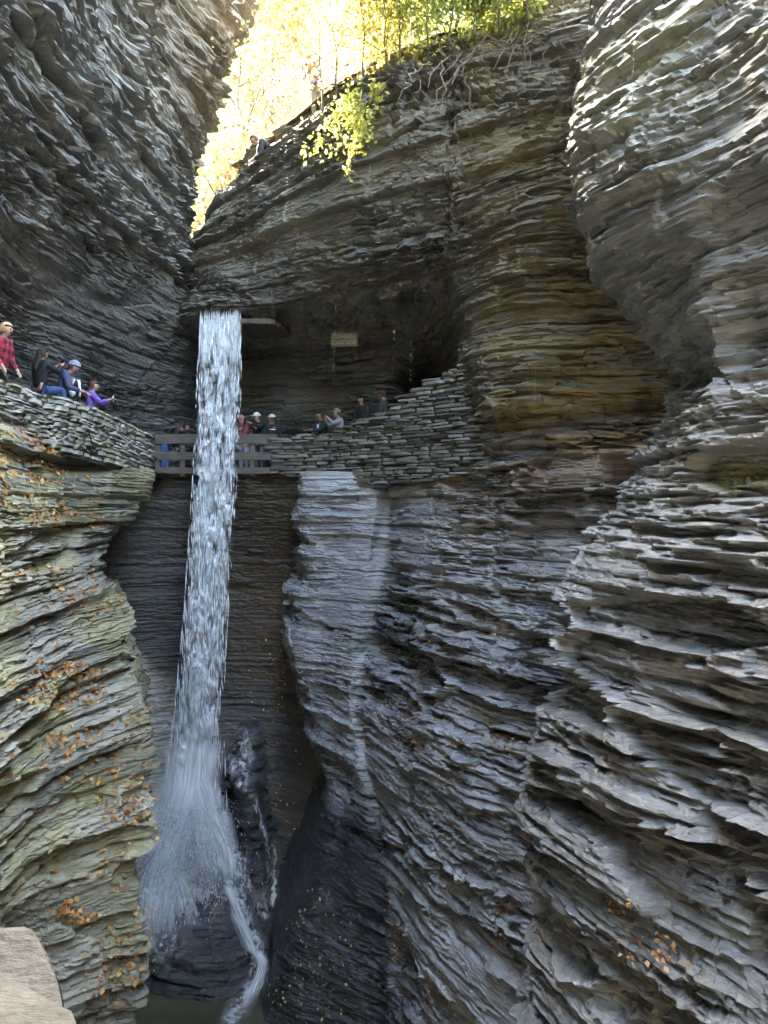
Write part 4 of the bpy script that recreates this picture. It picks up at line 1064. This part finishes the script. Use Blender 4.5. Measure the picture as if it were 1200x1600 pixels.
person(at(141, 15.35, 1.2), (.98, .2), 'person in purple jacket with long brown hair raising a phone', (.16, .08, .38), (.03, .03, .05), (.11, .04, .025), 1.52, .10, ((.2, .22, 1.2), (.08, .42, 1.32)), hair_long=True, phone=(.7, .7, .72), group=g)
yel = NT('camo'); vn = yel.n('TexVoronoi', {'Scale': 22.0}).outputs['Distance']; sz = yel.n('SeparateXYZ', {0: yel.coords()})
yel.P(Base_Color=yel.mix(yel.math('MULTIPLY', yel.math('GREATER_THAN', vn, .35), yel.math('LESS_THAN', sz.outputs[1], .12)), (.012, .013, .015, 1), (.42, .42, .10, 1)), Roughness=.8)
person(at(258, 19.35, .95), (1, -.12), 'person in black and yellow jacket leaning over the railing left of the waterfall', (.02, .02, .02), (.10, .19, .42), (.03, .02, .02), 1.72, 1.02, ((.22, .2, 1.2), (.12, .36, 1.02)), topmat=yel.m, group=g)
person(at(381, 19.6, .93), (-.5, -.85), 'person in maroon top with pink hat just right of the falling water', (.22, .05, .07), (.35, .36, .42), (.3, .15, .13), 1.62, .15, FWD, hat=('beanie', (.5, .2, .22)), phone=(.03, .03, .03), group=g)
person(at(405, 19.7, .93), (-.6, -.8), 'person in white cap and black shirt raising a camera, behind the railing', (.015, .015, .018), (.1, .1, .12), (.08, .05, .04), 1.70, .1, ((.26, .2, 1.32), (.10, .40, 1.45)), hat=('cap', (.75, .73, .7)), phone=(.02, .02, .02), group=g)
pp, up8, k8 = person(at(424, 19.75, .93), (.35, -.93), 'person in pale cap and black shirt with a white chest stripe, rightmost behind the railing', (.015, .015, .02), (.02, .025, .06), (.1, .06, .05), 1.66, .08, DOWN, hat=('cap', (.72, .66, .6)), group=g)
st = obj('chest_stripe', ball('chest_stripe', up8((0, .135, 1.30)) * k8, (.10, .02, .018), cm((.8, .8, .8)), 10), pp)
pp, up9, k9 = person(at(503, 19.2, .95), (-.75, -.66), 'person in black top with blue and yellow print, first behind the dark stone wall', (.015, .015, .018), (.03, .03, .04), (.02, .015, .012), 1.66, .1, FWD, skin=SKIN2, group=g)
obj('shirt_print', ball('shirt_print', up9((-.03, .125, 1.30)) * k9, (.05, .03, .06), cm((.35, .55, .7)), 8), pp)
obj('shirt_badge', ball('shirt_badge', up9((.03, .125, 1.16)) * k9, (.04, .03, .035), cm((.6, .5, .1)), 8), pp)
person(at(531, 19.0, 1.0), (-.9, -.4), 'person in grey hooded top and cap raising both arms behind the dark stone wall', (.24, .23, .28), (.05, .05, .06), (.08, .05, .04), 1.64, .1, ((.22, .24, 1.30), (.10, .34, 1.50)), hat=('cap', (.2, .17, .18)), phone=(.05, .05, .05), group=g)
person(at(567, 18.75, 1.28), (-.7, -.7), 'dark-haired person in black standing higher up the steps by the cave', (.014, .014, .016), (.02, .02, .025), (.015, .012, .01), 1.66, .05, DOWN, skin=SKIN2, group=g)
person(at(604, 18.4, 1.42), (-.9, .3), 'person in dark brown top nearest the cave mouth, mostly behind the stone wall', (.06, .035, .03), (.03, .03, .03), (.06, .03, .025), 1.6, .15, DOWN, group=g)
g2 = 'hikers on the upper trail'
p = rim_at(505, -.1); person((p[0], p[1], 8.55), (-.4, -.9), 'hiker in blue and white checked shirt on the upper trail, under the golden sapling', (.2, .2, .5), (.3, .3, .33), (.1, .06, .05), 1.7, .7, FWD, topmat=plaid_mat('blue_check', (.06, .06, .30), (.6, .6, .75), 9), hat=('cap', (.10, .10, .38)), group=g2)
p = rim_at(443, -.15); person((p[0], p[1], 7.6), (-.95, -.3), 'hiker in dark jacket leaning out from the upper trail at the cliff edge', (.03, .03, .04), (.25, .2, .2), (.08, .05, .05), 1.7, 1.0, ((.2, .3, 1.25), (.1, .5, 1.35)), group=g2)
p = rim_at(572, .3); person((p[0], p[1], 8.75), (-.5, -.8), 'hiker in pale blue top half hidden by the golden rim bushes', (.5, .55, .65), (.2, .22, .3), (.1, .06, .05), 1.7, .3, DOWN, group=g2)
for ph, lab in PHONES:
    tag(ph, 'phone held by the ' + ' '.join(lab.replace(',', '').split()[:9]), 'phone')
# camera on tripod
trp = empty('camera_tripod', at(121, 14.75, 1.28))
for a in (.4, 2.5, 4.6):
    obj('leg', tubes('leg', [(np.array([(0, 0, 1.05), (math.cos(a) * .16, math.sin(a) * .16, .5), (math.cos(a) * .30, math.sin(a) * .30, 0)]), [.016, .014, .012])], cm((.02, .02, .02)), 6), trp)
obj('centre_post', tubes('centre_post', [(np.array([(0, 0, .85), (0, 0, 1.15)]), [.015, .015])], cm((.02, .02, .02)), 6), trp)
def boxm(name, sx, sy, sz, mat, bev=.01):
    bm = bmesh.new(); bmesh.ops.create_cube(bm, size=1)
    for v in bm.verts: v.co = Vector((v.co.x * sx, v.co.y * sy, v.co.z * sz))
    bmesh.ops.bevel(bm, geom=bm.edges[:], offset=bev, segments=2, affect='EDGES', clamp_overlap=True)
    me = bpy.data.meshes.new(name); bm.to_mesh(me); bm.free(); me.materials.append(mat); return me
cb = obj('camera_body', boxm('camera_body', .16, .10, .12, cm((.03, .03, .03))), trp); cb.location = (0, 0, 1.22)
o = obj('lens', tubes('lens', [(np.array([(.06, -.04, 0), (.2, -.05, 0)]), [.045, .05])], cm((.02, .02, .02)), 10), cb)
o = obj('white_strap', tubes('white_strap', [(np.array([(-.08, -.06, 1.25), (-.03, -.07, 1.36), (.06, -.07, 1.33), (.09, -.08, 1.12), (.08, -.09, 1.0)]), [.022, .026, .026, .024, .018])], cm((.75, .75, .75)), 6), trp)
o = obj('white_cloth', ball('white_cloth', (-.06, -.10, 1.10), (.07, .05, .10), cm((.7, .7, .72)), 10), trp)
tag(trp, 'black tripod with a white-strapped camera between the beanie and the purple jacket', 'tripod')
# ------------------------------------------------------------------ railing, sign
q = NT('weathered_wood'); wn = q.noise(4, q.coords((.6, 8, 8)), 5, .65)
q.P(Base_Color=q.ramp(wn, [(.3, (.05, .042, .036)), (.7, (.14, .115, .095))]), Roughness=.75); q.P(Normal=q.n('Bump', {'Strength': .5, 'Distance': .02, 'Height': wn}).outputs[0]); M['wood'] = q.m
rail = empty('wooden_railing', at(338, 18.75, .92))
x0 = WX(244, 18.8, 0)[0]; x1 = WX(432, 18.7, 0)[0]; L = x1 - x0
for zc, h in [(.93, .24), (.50, .20), (.13, .16)]:
    for half in (0, 1):
        o = obj('rail_plank', boxm('rail_plank', L / 2 - .006, .05, h, M['wood'], .008), rail)
        o.location = (x0 + L * (.25 + .5 * half) - rail.location.x, -.02, zc)
for t in (.015, .22, .43, .62, .80, .985):
    o = obj('post', boxm('post', .13, .11, 1.08, M['wood'], .01), rail); o.location = (x0 + L * t - rail.location.x, .065, .52)
tag(rail, 'brown wooden plank railing on the path behind the waterfall', 'railing')
sg = empty('wall_sign', tuple(W(538, 531, 18.3)))
q = NT('sign_board'); q.P(Base_Color=q.ramp(q.noise(6, q.coords(), 4, .6), [(.3, (.075, .06, .03)), (.7, (.12, .10, .045))]), Roughness=.7); M['sign'] = q.m
q = NT('sign_letters'); q.P(Base_Color=(.30, .28, .16, 1), Roughness=.6); M['letters'] = q.m
bd = obj('board', boxm('board', .66, .05, .34, M['sign'], .008), sg)
for ln, (txt, zz_) in enumerate((('CAVERN', .035), ('CASCADE', -.115))):
    cu = bpy.data.curves.new('lettering', 'FONT'); cu.body = txt; cu.size = .135; cu.align_x = 'CENTER'; cu.extrude = .003
    t_ = bpy.data.objects.new('lettering', cu); COL.objects.link(t_)
    dg = bpy.context.evaluated_depsgraph_get(); me = bpy.data.meshes.new_from_object(t_.evaluated_get(dg)); bpy.data.objects.remove(t_)
    me.materials.clear(); me.materials.append(M['letters']); me.name = 'lettering'
    o = obj('lettering', me, bd); o.rotation_euler = (math.pi / 2, 0, 0); o.location = (0, -.030, zz_)
hang = [(s * .28, 0, .17) for s in (-1, 1)]
for hx in hang: obj('hanger', tubes('hanger', [(np.array([hx, (hx[0], .5, .62), (hx[0], 1.6, .9)]), [.006, .006, .006])], cm((.03, .03, .03)), 5), sg)
tag(sg, 'brown and yellow sign lettered CAVERN CASCADE in the dark recess right of the waterfall', 'sign')

# ------------------------------------------------------------------ fallen leaves on the ledges
def litter(name, src, regions, n, size, mat, label, seed, up=.45, lift=.02):
    rng = np.random.default_rng(seed); Q = []
    S, nn = ROCK[src]; px, py = pix(S)
    ok0 = (S[..., 1] > .5) & (nn[..., 2] > up)
    tot = sum(r[4] for r in regions)
    for (cx, cy, rx, ry, wgt) in regions:
        m = ok0 & (((px - cx) / rx) ** 2 + ((py - cy) / ry) ** 2 < 1)
        idx = np.argwhere(m)
        if len(idx) == 0: continue
        pick = idx[rng.integers(0, len(idx), int(n * wgt / tot))]
        P_ = S[pick[:, 0], pick[:, 1]] + rng.normal(size=(len(pick), 3)) * [.04, .04, .004] + nn[pick[:, 0], pick[:, 1]] * (lift + .03 * rng.random((len(pick), 1)))
        k = len(P_); N = nn[pick[:, 0], pick[:, 1]] + rng.normal(size=(k, 3)) * .45; N /= np.linalg.norm(N, axis=1, keepdims=True)
        d = rng.normal(size=(k, 3)); d -= N * (d * N).sum(1, keepdims=True); d /= np.linalg.norm(d, axis=1, keepdims=True); u = np.cross(N, d)
        s_ = size * (.35 + 1.0 * rng.random((k, 1)))
        Q.append(np.stack([P_ - d * s_ * .5, P_ + u * s_ * .36 + N * s_ * .15, P_ + d * s_ * .5, P_ - u * s_ * .36 + N * s_ * .12], 1))
    Q = np.concatenate(Q)
    o = obj(name, quads_mesh(name, Q, M[mat], {'tone': rng.random(len(Q))})); tag(o, label, 'leaves', kind='stuff')
litter('fallen_leaves', 'cliff_left_lower', [(150, 945, 50, 22, .9), (90, 1080, 80, 34, 1.0), (120, 1050, 45, 14, .5), (190, 1235, 50, 40, .7), (205, 1290, 26, 26, .6), (170, 1375, 34, 34, .6), (120, 1425, 30, 24, .4), (175, 1535, 40, 45, .7), (210, 1490, 22, 60, .6), (30, 720, 60, 50, 1.3), (60, 770, 100, 36, 1.0), (110, 815, 70, 20, .6), (60, 905, 90, 20, .5), (130, 1180, 70, 50, .5), (215, 1130, 30, 40, .4), (110, 1100, 130, 420, 1.4), (190, 1350, 60, 240, 1.5)],
       3600, .085, 'leaf_orange', 'orange and brown fallen leaves lying on the ledges of the left rock', 1, .5)
litter('fallen_leaves', 'cliff_right_lower', [(720, 980, 80, 34, 1.2), (690, 1140, 90, 42, 1.4), (790, 1160, 55, 24, .6), (620, 1110, 40, 18, .5), (785, 1475, 22, 14, .3), (690, 1565, 26, 34, .5), (625, 1470, 18, 34, .5), (790, 1420, 18, 10, .3), (730, 880, 130, 60, .6), (700, 1200, 140, 300, .8)],
       2000, .05, 'leaf_brown', 'brown fallen leaves on the sloping ledges right of the pale pillar', 2, .5)
litter('fallen_leaves', 'cliff_right_near', [(1010, 1480, 60, 22, 1.2), (975, 1420, 25, 10, .4), (1150, 752, 30, 14, .5), (1040, 1505, 40, 14, .6)], 330, .055, 'leaf_brown', 'brown fallen leaves caught on a ledge of the near right rock wall', 3, .3)
litter('fallen_leaves', 'cliff_behind_falls', [(420, 1050, 45, 70, 1), (440, 1200, 40, 120, 1.4), (430, 1020, 50, 20, .4)], 110, .06, 'leaf_yellow', 'yellow leaves stuck to the wet dark wall right of the falling water', 4, -1)
litter('fallen_leaves', 'cliff_right_lower', [(500, 1500, 60, 120, 1.0), (480, 1560, 60, 60, .6)], 160, .065, 'leaf_yellow', 'yellow leaves stuck to the wet black rock beside the pool', 5, -1)
# green tufts on the near right ledge
rng = np.random.default_rng(31)
S, nn = ROCK['cliff_right_near']; px, py = pix(S)
m = np.argwhere((S[..., 1] > 1) & (((px - 1170) / 60) ** 2 + ((py - 747) / 24) ** 2 < 1) & (nn[..., 2] > .2))
if len(m):
    pk = m[rng.integers(0, len(m), 2600)]; P_ = S[pk[:, 0], pk[:, 1]]
    d = rng.normal(size=(len(P_), 3)) * .5 + [-.4, -.3, .35]; d /= np.linalg.norm(d, axis=1, keepdims=True)
    u = np.cross(d, rng.normal(size=d.shape)); u /= np.linalg.norm(u, axis=1, keepdims=True)
    Ln = .03 + .06 * rng.random((len(P_), 1)); tip = P_ + d * Ln - [0, 0, 1] * Ln * .4 * rng.random((len(P_), 1))
    Q = np.stack([P_ - u * .004, P_ + u * .004, tip + u * .001, tip - u * .001], 1)
    o = obj('moss_grass', quads_mesh('moss_grass', Q, M['leaf_green'], {'tone': .3 + .7 * rng.random(len(Q))})); tag(o, 'bright green moss and grass tuft on the near right ledge', 'grass', kind='stuff')

# ------------------------------------------------------------------ hanging branch and roots over the cliff rim
def strand(a, b, sag, n=7, r=.012, seed=0, wob=.03):
    rg = np.random.default_rng(seed); t = np.linspace(0, 1, n)[:, None]
    p = a + (b - a) * t + np.array([0, 0, 1.0]) * (sag * 4 * t * (1 - t)) + rg.normal(size=(n, 3)) * wob * (t * (1 - t) * 4)
    return p, list(r * (1 - .75 * t[:, 0]))
hb = empty('hanging_branch', tuple(W(605, 135, 14.0)))
hbb = np.array(hb.location); lines = []; tips = []
ends = [(500, 215, 13.7), (480, 240, 13.7), (520, 185, 13.8), (545, 265, 13.6), (555, 200, 13.7), (575, 215, 13.7), (590, 150, 13.8), (540, 160, 13.8), (515, 240, 13.65), (560, 235, 13.6)]
stem, rs = strand(W(605, 135, 14.0), W(560, 175, 13.6), .05, 7, .02, 1)
lines.append((stem - hbb, rs))
for i, (ex, ey, eY) in enumerate(ends):
    p, r = strand(stem[2 + i % 5], W(ex, ey, eY), .12, 7, .010, 40 + i, .04); lines.append((p - hbb, r)); tips.append(p[2:])
p, r = strand(W(548, 255, 13.6), W(543, 305, 13.6), 0, 6, .006, 88, .03); lines.append((p - hbb, r))
obj('branch', tubes('branch', lines, M['twig']), hb)
tips = np.concatenate(tips); n = 800; i = rng.integers(0, len(tips), n)
Q = leaves(tips[i] + rng.normal(size=(n, 3)) * .075 - hbb, .085, rng)
obj('foliage', quads_mesh('foliage', Q, M['leaf_lime'], {'tone': rng.random(n)}), hb)
tag(hb, 'lime yellow leafy branch hanging below the rim of the middle cliff', 'branch')
for ci, (lab, rts) in enumerate([('pale bare roots hanging from the rim above the dark overhang', [((735, 85), (665, 190)), ((700, 90), (650, 150)), ((690, 95), (690, 180)), ((742, 80), (700, 130)), ((720, 95), (738, 175)), ((760, 70), (690, 120)), ((650, 110), (620, 165)), ((675, 100), (640, 120))]),
                                 ('thin bare twigs trailing below the green bush near the right-hand cliff', [((815, 40), (835, 108)), ((810, 40), (790, 120)), ((830, 45), (850, 100)), ((800, 50), (770, 110)), ((825, 35), (815, 100)), ((860, 20), (885, 60)), ((870, 15), (900, 45)), ((845, 30), (880, 75)), ((790, 60), (740, 75))])]):
    rt = empty('hanging_roots', tuple(W(rts[0][0][0], rts[0][0][1], 12.7)))
    b0 = np.array(rt.location)
    for k, (a, b) in enumerate(rts):
        Y = 12.75 - .2 * (ci == 1)
        p, r = strand(W(a[0], a[1], Y + .35), W(b[0], b[1], Y - .1), .06, 9, .016, 200 + ci * 30 + k, .06)
        obj('root', tubes('root', [(p - b0, r)], M['twig'], 5), rt)
    tag(rt, lab, 'roots')
